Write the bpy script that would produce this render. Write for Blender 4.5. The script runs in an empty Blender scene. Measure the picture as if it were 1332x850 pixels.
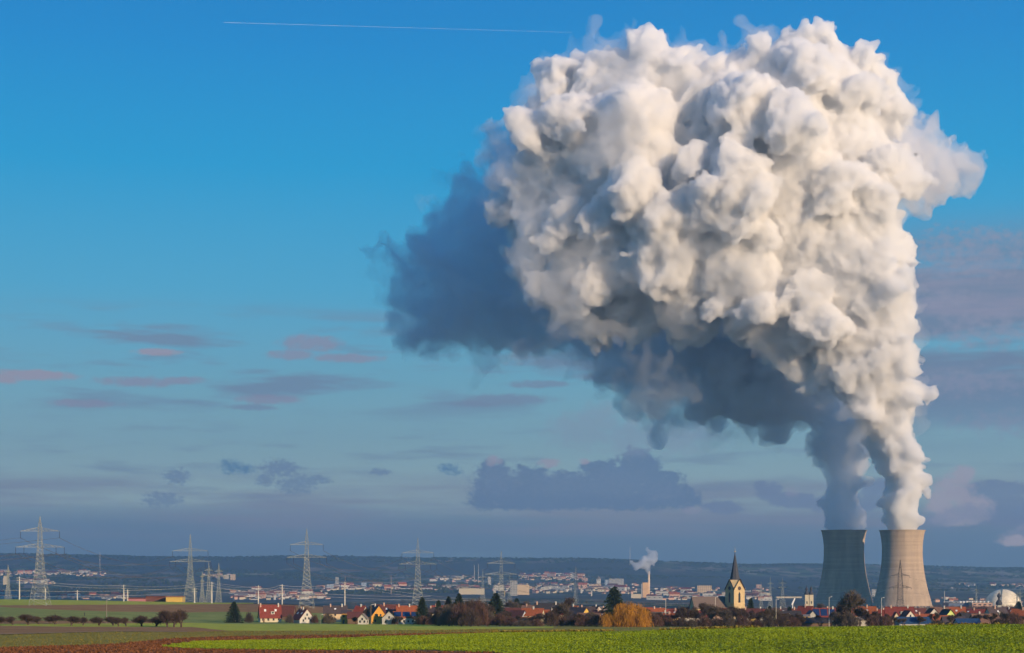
import bpy, bmesh, math, random
import numpy as np
from mathutils import Vector, Matrix, noise
sc = bpy.context.scene; COL = sc.collection
F = 2200.0; HY = 750.0; CX = 666.0          # focal length and horizon of the view, for turning sight lines into places
R_ = math.radians
def at(px, py, Y): return Vector(((px-CX)*Y/F, Y, -(py-HY)*Y/F))

# ------------------------------------------------------------------ materials
MATS = {}
def mat(name, col, rough=.85, var=.18, scale=1.0, col2=None, bump=0.0, bscale=None, spec=.25, metal=0.0, stretch=(1,1,1), world=False):
    if name in MATS: return MATS[name]
    m = bpy.data.materials.new(name); m.use_nodes = True; nt = m.node_tree; b = nt.nodes['Principled BSDF']
    b.inputs['Roughness'].default_value = rough; b.inputs['Specular IOR Level'].default_value = spec; b.inputs['Metallic'].default_value = metal
    tc = nt.nodes.new('ShaderNodeTexCoord'); mp = nt.nodes.new('ShaderNodeMapping'); mp.inputs['Scale'].default_value = [s*scale for s in stretch]
    if world:
        g = nt.nodes.new('ShaderNodeNewGeometry'); nt.links.new(g.outputs['Position'], mp.inputs[0])
    else: nt.links.new(tc.outputs['Object'], mp.inputs[0])
    n = nt.nodes.new('ShaderNodeTexNoise'); n.inputs['Scale'].default_value = 1.0; n.inputs['Detail'].default_value = 6; n.inputs['Roughness'].default_value = .65
    nt.links.new(mp.outputs[0], n.inputs['Vector'])
    r = nt.nodes.new('ShaderNodeValToRGB'); r.color_ramp.elements[0].position = .33; r.color_ramp.elements[1].position = .67
    c2 = col2 or tuple(min(1, c*(1+var)) for c in col); c1 = col if col2 else tuple(c*(1-var) for c in col)
    r.color_ramp.elements[0].color = (*c1, 1); r.color_ramp.elements[1].color = (*c2, 1)
    nt.links.new(n.outputs['Fac'], r.inputs[0]); nt.links.new(r.outputs[0], b.inputs['Base Color'])
    if bump:
        n2 = nt.nodes.new('ShaderNodeTexNoise'); n2.inputs['Scale'].default_value = bscale or scale*4; n2.inputs['Detail'].default_value = 4
        nt.links.new(tc.outputs['Object'] if not world else g.outputs['Position'], n2.inputs['Vector'])
        bp = nt.nodes.new('ShaderNodeBump'); bp.inputs['Strength'].default_value = bump; bp.inputs['Distance'].default_value = .3
        nt.links.new(n2.outputs['Fac'], bp.inputs['Height']); nt.links.new(bp.outputs[0], b.inputs['Normal'])
    MATS[name] = m; return m
def vol(name, dens, col, g=0.2):
    if name in MATS: return MATS[name]
    m = bpy.data.materials.new(name); m.use_nodes = True; n = m.node_tree; n.nodes.remove(n.nodes['Principled BSDF'])
    v = n.nodes.new('ShaderNodeVolumePrincipled'); v.inputs['Density'].default_value = dens; v.inputs['Color'].default_value = (*col, 1); v.inputs['Anisotropy'].default_value = g
    n.links.new(v.outputs[0], n.nodes['Material Output'].inputs['Volume']); MATS[name] = m; return m

# ------------------------------------------------------------------ mesh and object helpers
class MB:
    def __init__(s): s.v = []; s.f = []; s.mi = []; s.m = 0
    def add(s, vs, fs):
        n = len(s.v); s.v += [tuple(v) for v in vs]; s.f += [tuple(i+n for i in f) for f in fs]; s.mi += [s.m]*len(fs); return s
    def box(s, x0, x1, y0, y1, z0, z1, M=None):
        vs = [Vector((x, y, z)) for z in (z0, z1) for y in (y0, y1) for x in (x0, x1)]
        if M: vs = [M @ v for v in vs]
        return s.add(vs, [(0,2,3,1),(4,5,7,6),(0,1,5,4),(2,6,7,3),(0,4,6,2),(1,3,7,5)])
    def bar(s, a, b, r, n=3, r2=None):
        a = Vector(a); b = Vector(b); d = (b-a)
        if d.length < 1e-6: return s
        d.normalize(); u = d.orthogonal().normalized(); w = d.cross(u); r2 = r if r2 is None else r2; vs = []
        for p, q in ((a, r), (b, r2)):
            for k in range(n):
                t = 2*math.pi*k/n; vs.append(p+u*math.cos(t)*q+w*math.sin(t)*q)
        fs = [(k, (k+1) % n, n+(k+1) % n, n+k) for k in range(n)]+[tuple(range(n-1, -1, -1)), tuple(range(n, 2*n))]
        return s.add(vs, fs)
    def lathe(s, prof, n=32, c=(0,0,0), cap=True):
        vs = [(c[0]+r*math.cos(2*math.pi*k/n), c[1]+r*math.sin(2*math.pi*k/n), c[2]+z) for r, z in prof for k in range(n)]
        fs = [(i*n+k, i*n+(k+1) % n, (i+1)*n+(k+1) % n, (i+1)*n+k) for i in range(len(prof)-1) for k in range(n)]
        if cap: fs += [tuple(range(n-1, -1, -1)), tuple(range((len(prof)-1)*n, len(prof)*n))]
        return s.add(vs, fs)
    def build(s, name, m, parent=None, loc=None, smooth=False):
        me = bpy.data.meshes.new(name); me.from_pydata([tuple(v) for v in s.v], [], s.f); me.update()
        for x in (m if isinstance(m, (list, tuple)) else [m]): me.materials.append(x)
        if any(s.mi): me.polygons.foreach_set('material_index', s.mi)
        if smooth: me.polygons.foreach_set('use_smooth', [True]*len(me.polygons))
        o = bpy.data.objects.new(name, me); COL.objects.link(o)
        if parent: o.parent = parent
        if loc is not None: o.location = loc
        return o
def quads(name, V, m, nv=4):                 # many separate little faces at once: V is (n, nv, 3)
    n = len(V); me = bpy.data.meshes.new(name); me.vertices.add(n*nv); me.vertices.foreach_set('co', np.ascontiguousarray(V, dtype=np.float32).ravel())
    me.loops.add(n*nv); me.loops.foreach_set('vertex_index', np.arange(n*nv, dtype=np.int32)); me.polygons.add(n); me.polygons.foreach_set('loop_start', np.arange(n, dtype=np.int32)*nv)
    me.update(calc_edges=True); me.materials.append(m); return me
def tag(o, label=None, cat=None, group=None, kind=None):
    if label: o['label'] = label
    if cat: o['category'] = cat
    if group: o['group'] = group
    if kind: o['kind'] = kind
    return o
def empty(name, loc, rz=0, label=None, cat=None, group=None):
    o = bpy.data.objects.new(name, None); COL.objects.link(o); o.location = loc; o.rotation_euler = (0, 0, rz); return tag(o, label, cat, group)
def kid(name, me, parent, loc=None):
    o = bpy.data.objects.new(name, me); COL.objects.link(o); o.parent = parent
    if loc is not None: o.location = loc
    return o
ORD = 'first second third fourth fifth sixth seventh eighth ninth tenth eleventh twelfth thirteenth fourteenth fifteenth sixteenth seventeenth eighteenth nineteenth twentieth'.split()

# ------------------------------------------------------------------ terrain
YK = np.array([0,120,230,300,345,420,500,650,850,1000,1150,1400,1500,2000,3000,4500,6000,7500,9000,10500,12500,15500.])
PC = [0, 330, 620, 1000, 1332]
IY = [[850,840,834,825,820,813,801,793,787,781,780,784,789,785,777,765,753,742,721,748],
      [850,840,835,829,823,817,812.5,810,800,787,785,789,791,787,778,767,755,744,724,748],
      [850,834,828,822,819.5,817,815,812,808,803,801,796,789,781,774,766,757,748,726,748],
      [850,824,817,819,820,819,816,813,811,809,808,804,796,785,776,768,760,751,733,748],
      [850,822,813,816,819,818,815,812,810,808,807,803,795,786,777,769,762,755,738,750]]
def pchip(x, y, q):
    h = np.diff(x); d = np.diff(y)/h; m = np.zeros(len(x)); m[0] = d[0]; m[-1] = d[-1]
    for i in range(1, len(x)-1):
        if d[i-1]*d[i] > 0: w1 = 2*h[i]+h[i-1]; w2 = h[i]+2*h[i-1]; m[i] = (w1+w2)/(w1/d[i-1]+w2/d[i])
    i = np.clip(np.searchsorted(x, q)-1, 0, len(h)-1); t = (q-x[i])/h[i]
    return (2*t**3-3*t**2+1)*y[i]+(t**3-2*t**2+t)*h[i]*m[i]+(-2*t**3+3*t**2)*y[i+1]+(t**3-t**2)*h[i]*m[i+1]
LQ = np.arange(0, 15501, 5.0)
LUT = np.array([pchip(YK, np.array([-5, -8.2]+[-(v-HY)*Y/F for v, Y in zip(c, YK[2:])]), LQ) for c in IY])
def zg(x, y):
    yy = min(max(y, 0.0), 15500.0); px = CX+F*x/max(yy, 160.0)
    px = min(max(px, PC[0]), PC[-1]-1e-3); k = max(i for i in range(4) if PC[i] <= px); t = (px-PC[k])/(PC[k+1]-PC[k]); t = t*t*(3-2*t)
    q = yy/5.0; i = min(int(q), len(LQ)-2); u = q-i
    a = LUT[k]; b = LUT[k+1]; z = (a[i]*(1-u)+a[i+1]*u)*(1-t)+(b[i]*(1-u)+b[i+1]*u)*t
    if yy > 2500:
        w = min(1, (yy-2500)/7000); z += w*(noise.noise(Vector((x/1500, y/1500, 3)))*16+noise.noise(Vector((x/420, y/420, 7)))*6)
    return z
def gp(px, Y): x = (px-CX)*Y/F; return Vector((x, Y, zg(x, Y)))
def hit(px, py, y0=150, y1=14500):           # where the sight line through (px, py) meets the ground between y0 and y1
    t = (px-CX)/F; e = -(py-HY)/F; Y = y0; s = 5 if y0 < 2000 else 25
    while Y < y1:
        if e*Y <= zg(t*Y, Y): return Vector((t*Y, Y, zg(t*Y, Y)))
        Y += s
    return None

def ground_material():
    m = bpy.data.materials.new('far_land'); m.use_nodes = True; nt = m.node_tree; b = nt.nodes['Principled BSDF']; b.inputs['Roughness'].default_value = 1; b.inputs['Specular IOR Level'].default_value = .1
    g = nt.nodes.new('ShaderNodeNewGeometry')
    mp = nt.nodes.new('ShaderNodeMapping'); mp.inputs['Scale'].default_value = (1/420, 1/900, 0); mp.inputs['Rotation'].default_value = (0, 0, .25)
    nt.links.new(g.outputs['Position'], mp.inputs[0])
    v = nt.nodes.new('ShaderNodeTexVoronoi'); v.inputs['Randomness'].default_value = .9; nt.links.new(mp.outputs[0], v.inputs['Vector'])
    sp = nt.nodes.new('ShaderNodeSeparateColor'); nt.links.new(v.outputs['Color'], sp.inputs[0])
    r = nt.nodes.new('ShaderNodeValToRGB'); cr = r.color_ramp; cr.interpolation = 'CONSTANT'
    cols = [(0,(.030,.040,.018)),(.3,(.15,.12,.08)),(.45,(.06,.075,.03)),(.6,(.24,.17,.12)),(.72,(.12,.14,.05)),(.84,(.20,.14,.11)),(.93,(.30,.25,.17))]
    cr.elements[0].color = (*cols[0][1], 1); cr.elements[1].position = cols[1][0]; cr.elements[1].color = (*cols[1][1], 1)
    for p, c in cols[2:]: e = cr.elements.new(p); e.color = (*c, 1)
    nt.links.new(sp.outputs[0], r.inputs[0])
    n = nt.nodes.new('ShaderNodeTexNoise'); n.inputs['Scale'].default_value = 1; n.inputs['Detail'].default_value = 8
    mp2 = nt.nodes.new('ShaderNodeMapping'); mp2.inputs['Scale'].default_value = (1/1800, 1/2600, 0); nt.links.new(g.outputs['Position'], mp2.inputs[0]); nt.links.new(mp2.outputs[0], n.inputs['Vector'])
    r2 = nt.nodes.new('ShaderNodeValToRGB'); r2.color_ramp.elements[0].position = .46; r2.color_ramp.elements[1].position = .54
    nt.links.new(n.outputs['Fac'], r2.inputs[0])
    mx = nt.nodes.new('ShaderNodeMix'); mx.data_type = 'RGBA'; mx.inputs['A'].default_value = (.07,.065,.055,1); nt.links.new(r.outputs[0], mx.inputs['B']); nt.links.new(r2.outputs[0], mx.inputs['Factor'])
    nt.links.new(mx.outputs['Result'], b.inputs['Base Color']); return m
rows = sorted(set([-1500,-700,-300,-100]+list(range(0,230,20))+list(range(230,1700,12))+list(range(1700,4000,60))+list(range(4000,13400,90))+[13450]))
NC = 260; gv = []
for y in rows:
    for c in range(NC+1):
        s = -1+2*c/NC; x = s*(max(y, 0)*.9+1500)*(0.35+0.65*abs(s)**1.2); gv.append((x, y, zg(x, y)-.3))
gf = [(r*(NC+1)+c, r*(NC+1)+c+1, (r+1)*(NC+1)+c+1, (r+1)*(NC+1)+c) for r in range(len(rows)-1) for c in range(NC)]
g_ = MB(); g_.v = gv; g_.f = gf; g_.mi = [0]*len(gf)
tag(g_.build('ground', ground_material(), smooth=True), kind='structure')

def tile(name, px0, px1, lo, hi, m, maxY=1700, dz=0.0, rowsn=14, step=8):
    """a field between two boundaries; lo and hi are [(px, y or distance)] lists: the nearer and the farther edge"""
    out = MB(); pxs = np.linspace(px0, px1, int((px1-px0)/step)+2); n = len(pxs)
    def dist(tab, px):
        v = float(np.interp(px, [a for a, _ in tab], [b for _, b in tab]))
        if v < 0: return -v                                     # negative: a distance in metres
        h = hit(px, v, 120, maxY); cap = float(np.interp(px, [640, 800], [1700, 351])); return min(h.y if h else maxY, maxY, cap-(850-v)*.1)
    L = [dist(lo, p) for p in pxs]; H = [dist(hi, p) for p in pxs]
    for r in range(rowsn+1):
        for p, a, b in zip(pxs, L, H):
            y = a+(max(a, b)-a)*r/rowsn; q = gp(p, y); out.v.append((q.x, q.y, q.z+dz))
    out.f = [(r*n+c, r*n+c+1, (r+1)*n+c+1, (r+1)*n+c) for r in range(rowsn) for c in range(n-1) if H[c] > L[c]+.1 or H[c+1] > L[c+1]+.1]; out.mi = [0]*len(out.f)
    return tag(out.build(name, m, smooth=True), kind='structure')
soil = mat('ploughed_soil', (.10,.035,.012), 1, scale=.9, col2=(.23,.09,.035), bump=.9, bscale=3.0, stretch=(1,.12,1), world=True)
soil2 = mat('dry_soil', (.27,.12,.032), 1, scale=.12, col2=(.38,.185,.06), bump=.5, bscale=2, stretch=(1,.3,1), world=True)
olive = mat('olive_stubble', (.22,.18,.014), 1, scale=.08, col2=(.31,.24,.03), bump=.7, bscale=2.5, stretch=(1,.12,1), world=True)
green = mat('young_grain', (.36,.37,.02), 1, scale=.2, col2=(.52,.48,.05), bump=.6, bscale=3, stretch=(1,.15,1), world=True)
dull = mat('dull_meadow', (.20,.225,.035), 1, scale=.05, col2=(.29,.295,.06), bump=.5, bscale=2, stretch=(1,.4,1), world=True)
tan = mat('gravel_track', (.33,.22,.11), 1, scale=.5, var=.2, world=True)
undercrop = mat('crop_ground', (.06,.07,.012), 1, scale=1.2, col2=(.11,.12,.02), bump=.5, stretch=(1,.2,1), world=True)
W0, W1 = -420, 1760
B1 = [(W0,845),(0,843),(75,841),(150,838.5),(225,831),(300,828.3),(450,826.3),(560,824.5),(640,823.2),(800,822),(1000,816.8),(1332,812.8),(W1,812.5)]
CT = [(210,841.5),(250,835.2),(300,834.2),(400,832),(450,830.6),(500,828.6),(560,826.8),(640,824),(800,822.5),(1000,817.4),(1332,813.4),(W1,813.2)]
CB = [(210,842),(250,844.6),(400,846.5),(550,846.5),(640,850),(700,858),(W1,880)]
tile('ploughed_field', W0, 210, [(W0,-120),(210,-120)], B1, soil, rowsn=24)
tile('ploughed_strip', 210, 640, CT, B1, soil, rowsn=8)
tile('ploughed_headland', 210, W1, [(210,-120),(W1,-120)], CB, soil, rowsn=14)
tile('crop_field', 210, W1, CB, CT, undercrop, rowsn=24)
B2 = [(W0,827),(0,826),(150,821.8),(250,822.5),(300,821),(450,820.8),(560,820),(640,818.5),(720,817)]
tile('olive_field', W0, 720, B1, B2, olive, rowsn=14)
B3 = [(W0,820),(0,819),(100,817.5),(200,817),(300,816),(420,814),(560,812.5),(720,811)]
tile('grain_field', 250, 720, [(250,816),(300,821),(450,820.8),(560,820),(640,818.5),(720,817)], [(250,810.5),(300,812),(560,812.6),(640,816),(720,815)], green)
tile('fallow_field', W0, 300, B2, [(W0,814.5),(0,814.5),(100,815.5),(250,816),(300,821)], soil2)
tile('grass_strip', W0, 250, [(W0,814.5),(0,814.5),(100,815.5),(250,816)], [(W0,812.5),(0,812),(130,811.5),(250,810.5)], green)
tile('orchard_ground', W0, 250, [(W0,812.5),(0,812),(130,811.5),(250,810.5)], [(W0,807),(0,807.5),(130,808),(200,808.4),(250,810.4)], soil2)
tile('dull_field', W0, 250, [(W0,807),(0,807.5),(130,808),(200,808.4),(250,810.4)], [(W0,789.5),(0,790),(100,794.5),(150,796),(250,797)], dull)
tile('village_green', 250, 720, [(250,810.5),(300,812),(560,812.6),(640,816),(720,815)], [(250,797),(300,796),(420,798),(480,800),(720,806)], dull)
tile('brown_field', W0, 720, [(W0,789.5),(0,790),(100,794.5),(150,796),(250,797),(300,796),(420,798),(480,800),(720,806)], [(W0,787.5),(0,787.6),(150,786.8),(250,786.5),(330,785.4),(720,790)], soil2, maxY=1440)
tile('crest_field', W0, 330, [(W0,787.5),(0,787.6),(150,786.8),(250,786.5),(330,785.4)], [(W0,-1640),(330,-1640)], green)
tile('field_track', W0, 245, [(W0,827.3),(0,826.4),(150,822.3),(245,823)], [(W0,826.3),(0,825.5),(150,821.5),(245,822.3)], tan, dz=.15, rowsn=3)
tile('verge', 720, W1, B1, [(720,-1000),(W1,-1000)], olive, rowsn=16)
# ------------------------------------------------------------------ materials for things
steel = mat('galvanised_steel', (.42,.44,.38), .6, var=.15, scale=.4, metal=.2)
steel_dark = mat('weathered_steel', (.20,.22,.22), .6, var=.15, scale=.4, metal=.2)
porcelain = mat('insulator_glaze', (.035,.03,.035), .3, spec=.5)
concrete = mat('pole_concrete', (.55,.53,.47), .85, scale=.6)
wood = mat('pole_wood', (.22,.19,.16), .9, scale=2)
wire_dark = mat('wire_dark', (.10,.10,.11), .6); wire_pale = mat('wire_pale', (.62,.58,.55), .45)
bark = mat('bark', (.075,.055,.042), 1, scale=2, var=.3)
twig = mat('bare_twigs', (.065,.045,.036), 1, scale=.5, var=.35)
twig_grey = mat('grey_twigs', (.095,.075,.06), 1, scale=.5, var=.35)
twig_red = mat('reddish_twigs', (.10,.055,.042), 1, scale=.4, var=.35)
willow_m = mat('golden_willow_twigs', (.24,.105,.012), .9, scale=.35, col2=(.50,.24,.03))
spruce_m = mat('spruce_needles', (.012,.024,.016), .9, scale=.8, col2=(.035,.055,.03))
glass = mat('window_glass', (.03,.035,.045), .15, spec=.6)
WALL = {k: mat('wall_'+k, c, .9, scale=.5, var=.1, bump=.15) for k, c in dict(white=(.50,.48,.43), cream=(.52,.46,.33), orange=(.56,.28,.05), yellow=(.55,.37,.09), grey=(.36,.36,.34), brown=(.14,.09,.06), pink=(.5,.33,.25), blue=(.35,.42,.5), lime=(.5,.6,.2), tan=(.55,.42,.27)).items()}
ROOF = {k: mat('roof_'+k, c, .8, scale=1.3, var=.28, bump=.35, bscale=5) for k, c in dict(red=(.20,.042,.028), orange=(.30,.082,.03), maroon=(.105,.036,.03), dark=(.075,.055,.055), grey=(.19,.16,.14), brown=(.20,.11,.075), black=(.035,.032,.036), blue=(.018,.055,.13), slate=(.055,.06,.075)).items()}
solar = mat('solar_panel', (.015,.03,.09), .25, spec=.6, scale=2)
metal_w = mat('white_metal', (.7,.7,.68), .5)

# ------------------------------------------------------------------ power line pylons and poles
def lattice(mb, z0, z1, w0, w1, r, n, cx=0):
    zs = [z0+(z1-z0)*(1-(1-i/n)**1.25) for i in range(n+1)]
    def c(z, k):
        w = w0+(w1-w0)*(z-z0)/(z1-z0); return Vector((cx+(w if k in (0, 1) else -w), (w if k in (0, 3) else -w), z))
    for k in range(4): mb.bar(c(z0, k), c(z1, k), r*1.5, 3, r)
    for i in range(n):
        for k in range(4):
            j = (k+1) % 4; mb.bar(c(zs[i], k), c(zs[i+1], j), r*.8); mb.bar(c(zs[i], j), c(zs[i+1], k), r*.8); mb.bar(c(zs[i+1], k), c(zs[i+1], j), r*.8)
def pylon(name, px, Y, top, label, arms, base=5.5, waist=1.5, group='high lattice pylons of the transmission line', m=None, ins=4.6, peak=.80, rz=0, th=.095):
    """arms: (height fraction, half span m, insulator places as fractions of the span)"""
    m = m or steel; g = gp(px, Y); H = at(px, top, Y).z-g.z; k = H/60
    e = empty(name, g, rz, label, 'pylon', group); b = MB(); zk = arms[-1][0]*H
    lattice(b, 0, zk*.62, base*k, base*k*.42, th, 7); lattice(b, zk*.62, zk, base*k*.42, waist*k, th, 5); lattice(b, zk, arms[0][0]*H+2*k, waist*k, waist*k*.7, th, 4)
    b.build('lattice_body', m, e)
    p = MB(); lattice(p, arms[0][0]*H+2*k, H, waist*k*.7, .12, th*.9, 4); p.build('peak', m, e)
    pts = []
    for hf, span, places in arms:
        a = MB(); z = hf*H; S = span*k
        for s in (-1, 1):
            tip = Vector((s*S, 0, z))
            for yy in (-1, 1):
                a.bar((s*waist*k*.8, yy*waist*k*.8, z), tip, th*1.2); a.bar((s*waist*k*.8, yy*waist*k*.8, z+2.4*k), tip, th)
                for q in range(5):
                    t0 = q/5; t1 = (q+.5)/5; u0 = Vector((s*waist*k*.8, yy*waist*k*.8, z)); 
                    a.bar(u0.lerp(tip, t1), (u0+Vector((0,0,2.4*k))).lerp(tip, t0), th*.7); a.bar(u0.lerp(tip, t1), (u0+Vector((0,0,2.4*k))).lerp(tip, (q+1)/5), th*.7)
        a.build('crossarm', m, e)
        for s in (-1, 1):
            for f in places:
                i = MB(); x = s*S*f; L = ins*k; i.bar((x,0,z), (x,0,z-L), .10, 5)
                for q in range(6): i.lathe([(.08,0),(.34,.12),(.08,.3)], 6, (x, 0, z-L*(q+1)/6.6), True)
                i.build('insulator', porcelain, e); pts.append(Matrix.Translation(g) @ Matrix.Rotation(rz, 4, 'Z') @ Vector((x, 0, z-L)))
    return e, pts
A2 = lambda a, b: [(.835, a, (1,)), (.655, b, (1, .68))]
P1, w1 = pylon('transmission_pylon', 52, 1150, 672, 'biggest grey green lattice pylon at the field edge, far end from the cooling towers', [(.835,13.2,(1,)),(.655,16.4,(1,.66))], base=5.9)
P2, w2 = pylon('transmission_pylon', 247.5, 1490, 695, 'tall lattice pylon beside the yellow barn and the smaller pylons', [(.755,15.5,(1,)),(.60,18,(1,.72))])
P3, w3 = pylon('transmission_pylon', 399, 1330, 688, 'tall lattice pylon rising over the white gabled house', [(.80,12.4,(1,)),(.64,15,(1,.66))])
P4, w4 = pylon('transmission_pylon', 543.5, 1560, 700, 'tall lattice pylon rising over the long red roofed house', [(.80,12.8,(1,)),(.65,15.2,(1,.66))])
P5, w5 = pylon('transmission_pylon', 652, 1950, 717, 'faint lattice pylon in haze above the big dark spruce', [(.80,13.5,(1,)),(.62,16,(1,.66))], th=.16)
P6, w6 = pylon('transmission_pylon', 749, 2700, 736, 'faintest distant lattice pylon over the hazy town, beyond the brown roofed houses', [(.80,13.5,(1,)),(.62,16,(1,.66))], m=steel_dark, th=.13)
SM = 'smaller lattice pylons'
small = [(10.5,1750,735,'small dark lattice pylon at the outer edge of the far green field',5.0), (263,1750,744,'narrow pointed lattice pylon, shortest of the three behind the tall pylon',5.2), (271.5,1850,731.5,'slender lattice pylon in the middle of the three behind the tall pylon',4.6),
    (284.5,1800,733,'slender lattice pylon below the pale hillside blocks',4.6), (628,2600,741,'hazy slender pylon in front of the twin tower blocks',5.5), (663,3200,748,'hazy little pylon beside the grey factory tower',6), (748,3800,757,'tiny pylon below the far town terraces',6),
    (1002,3000,751,'small hazy pylon by the stepped pink building',5), (1018,3300,751,'stouter hazy pylon standing alone before the dark tower',7), (990,3200,757,'smallest hazy pylon next to the church tower',5), (1327,2400,766,'hazy pylon at the edge of the reactor dome',5), (1270,3400,762,'tiny pylon behind the vented reactor hall',5), (1323,2500,769,'small pylon standing before the dome flank',5)]
WS = []
for px, Y, top, lab, bw in small:
    WS.append(pylon('small_pylon', px, Y, top, lab, [(.80,6,(1,)),(.68,8,(1,))] if top not in (744,) else [(.84,4.2,(1,)),(.70,5,(1,))], base=bw, waist=1.3, group=SM, th=.11, ins=2.4))
P7, w7 = pylon('transmission_pylon', 1171, 1900, 729, 'dark lattice pylon standing in front of the sunlit cooling tower', [(.73,10,(1,)),(.53,11.5,(1,.6))], m=mat('dark_painted_steel', (.05,.055,.06), .7), base=6.0, waist=2.4, th=.115, ins=2)
def pole(px, Y, top, label, kind, m, r=.35, arm=2.2, group=None):
    g = gp(px, Y); H = at(px, top, Y).z-g.z; e = empty(kind, g, 0, label, 'pole', group)
    b = MB(); b.lathe([(r,0),(r*.62,H)], 10); b.build('mast', m, e, smooth=False); pts = []
    for q in range(2 if arm > 1.5 else 1):
        a = MB(); a.box(-arm, arm, -.1-r, -r+.1, H-1.2-q*2.2, H-.95-q*2.2); a.build('crossarm', m, e)
        for x in (-arm, arm): i = MB(); i.lathe([(.1,0),(.2,.15),(.08,.5)], 6, (x, -r, H-.94-q*2.2)); i.build('insulator', porcelain, e); pts.append(g+Vector((x, -r, H-.5-q*2.2)))
    return e, pts
PG = 'pale concrete line poles along the far fields'
pl = [(25.3,1500,750.5,'thick pale concrete pole standing between two lattice pylons'), (59,1600,765,'short pale pole just behind the biggest pylon'), (100.5,1700,768,'shortest thin pole by the row of tiny roofs'), (161,1500,761,'pale concrete pole beside its slightly shorter twin'), (166,1620,767,'shorter twin of the pair of pale poles'),
    (253,1480,765,'short pole at the foot of the tall pylon by the barn'), (275.5,1480,757,'tall pale concrete pole among the small pylons'), (336,1460,762,'pale pole above the red roofed house'), (367,1460,760.5,'pale pole above the white gabled house'), (448.5,1470,757,'tapering pale pole above the orange house')]
PP = [pole(px, Y, top, lab, 'concrete_pole', concrete, r=.62, arm=2.4, group=PG)[1] for px, Y, top, lab in pl]
MG = 'slim wooden masts along the village edge'
for px, Y, top, lab in [(138.7,720,780.5,'slim mast with lamp head rising from the orchard row'), (416.5,960,800,'short mast between the white gabled house and the orange house'), (482.5,900,787,'slim mast in front of the orange gable'), (866,900,779,'slim mast beside the golden willow'), (930.5,900,777,'slim mast in front of the church nave'), (1009.5,880,780,'slim mast between church and twin towered church'), (1078.5,880,777,'slim mast before the roof with blue solar panels'), (1146.5,880,778,'slim pale mast between the two cooling towers')]:
    g = gp(px, Y); H = at(px, top, Y).z-g.z; e = empty('lamp_mast', g, 0, lab, 'mast', MG); b = MB(); b.lathe([(.17,0),(.1,H)], 8); b.build('mast', concrete if px > 860 else wood, e)
    a = MB(); a.bar((0,0,H-.1), (1.1,0,H+.15), .06, 5); a.box(.8, 1.5, -.2, .2, H+.08, H+.3); a.build('lamp_head', metal_w, e)
def wire(a, b, sag, m, r, label, group):
    n = 14; mb = MB(); c0 = Vector(a); pts = [Vector(a).lerp(Vector(b), i/n)-Vector((0,0,4*sag*(i/n)*(1-i/n))) for i in range(n+1)]
    for p, q in zip(pts, pts[1:]): mb.bar(p-c0, q-c0, r)
    return tag(mb.build('overhead_wire', m, None, c0), label, 'wire', group)
def span(A, B, sag, m, r, label, group):
    for a, b in zip(A, B): wire(a, b, sag, m, r, label, group)
span(w1, w2, 13, wire_dark, .13, 'dark sagging conductor strung between the biggest pylon and the barn pylon', 'conductors from the biggest pylon')
off = [p+Vector((-420, 40, 4)) for p in w1]
span(w1, off, 13, wire_dark, .11, 'dark conductor running out of view from the biggest pylon', 'conductors leaving the view')
span(w3, w4, 13, wire_dark, .12, 'dark sagging conductor strung between the two middle pylons', 'conductors between the middle pylons')
span(w2, [p for p in WS[3][1]]+[p for p in WS[3][1]][:2], 9, wire_dark, .11, 'dark conductor from the barn pylon to the slender pylon', 'conductors from the barn pylon')
span(w4, w5, 14, wire_dark, .11, 'dark thin conductor from the middle pylon towards the faint pylon', 'conductors to the faint pylon')
span(w5, w6, 14, wire_dark, .11, 'thin conductor between the two faint distant pylons', 'conductors between faint pylons')
chain = [PP[0], PP[3], PP[6], PP[7], PP[8], PP[9]]
names = ['thick pole to twin poles', 'twin poles to tall pole among pylons', 'tall pole to pole above red roof', 'pole above red roof to next pole', 'last pole pair above the orange house']
for A, B, n in zip(chain, chain[1:], names): span([A[0], A[2]], [B[0], B[2]], 2.5, wire_pale, .12, 'pale thin wire strung from '+n, 'pale wires: '+n)
span([PP[9][0], PP[9][2]], [gp(640,1900)+Vector((0,0,14)), gp(640,1900)+Vector((0,0,10))], 3, wire_pale, .06, 'pale thin wire from the tapering pole towards the spruce', 'pale wires beyond the tapering pole')
for q, (a, b) in enumerate([((-60,764.5),(245,765)), ((-60,772),(245,771)), ((245,763),(330,768)), ((285,766),(640,781)), ((285,759.5),(560,776))]):
    wire(at(a[0], a[1], 1760), at(b[0], b[1], 1800), 4, wire_pale, .14, ['pale conductor low over the blue woods, upper of two', 'pale conductor low over the blue woods, lower of two', 'short pale conductor through the small pylons', 'pale conductor descending above the village to the spruce', 'pale conductor descending below the pale hill blocks'][q], None)
span([w7[0], w7[2]], [at(1018,766,3300), at(1018,772,3300)], 14, wire_pale, .13, 'pale conductor crossing in front of the shaded cooling tower', 'conductors by the cooling towers')
span([w7[1], w7[3]], [at(1420,768,2400), at(1420,775,2400)], 12, wire_dark, .08, 'thin conductor running from the tower pylon past the dome', 'conductors past the dome')

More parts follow.
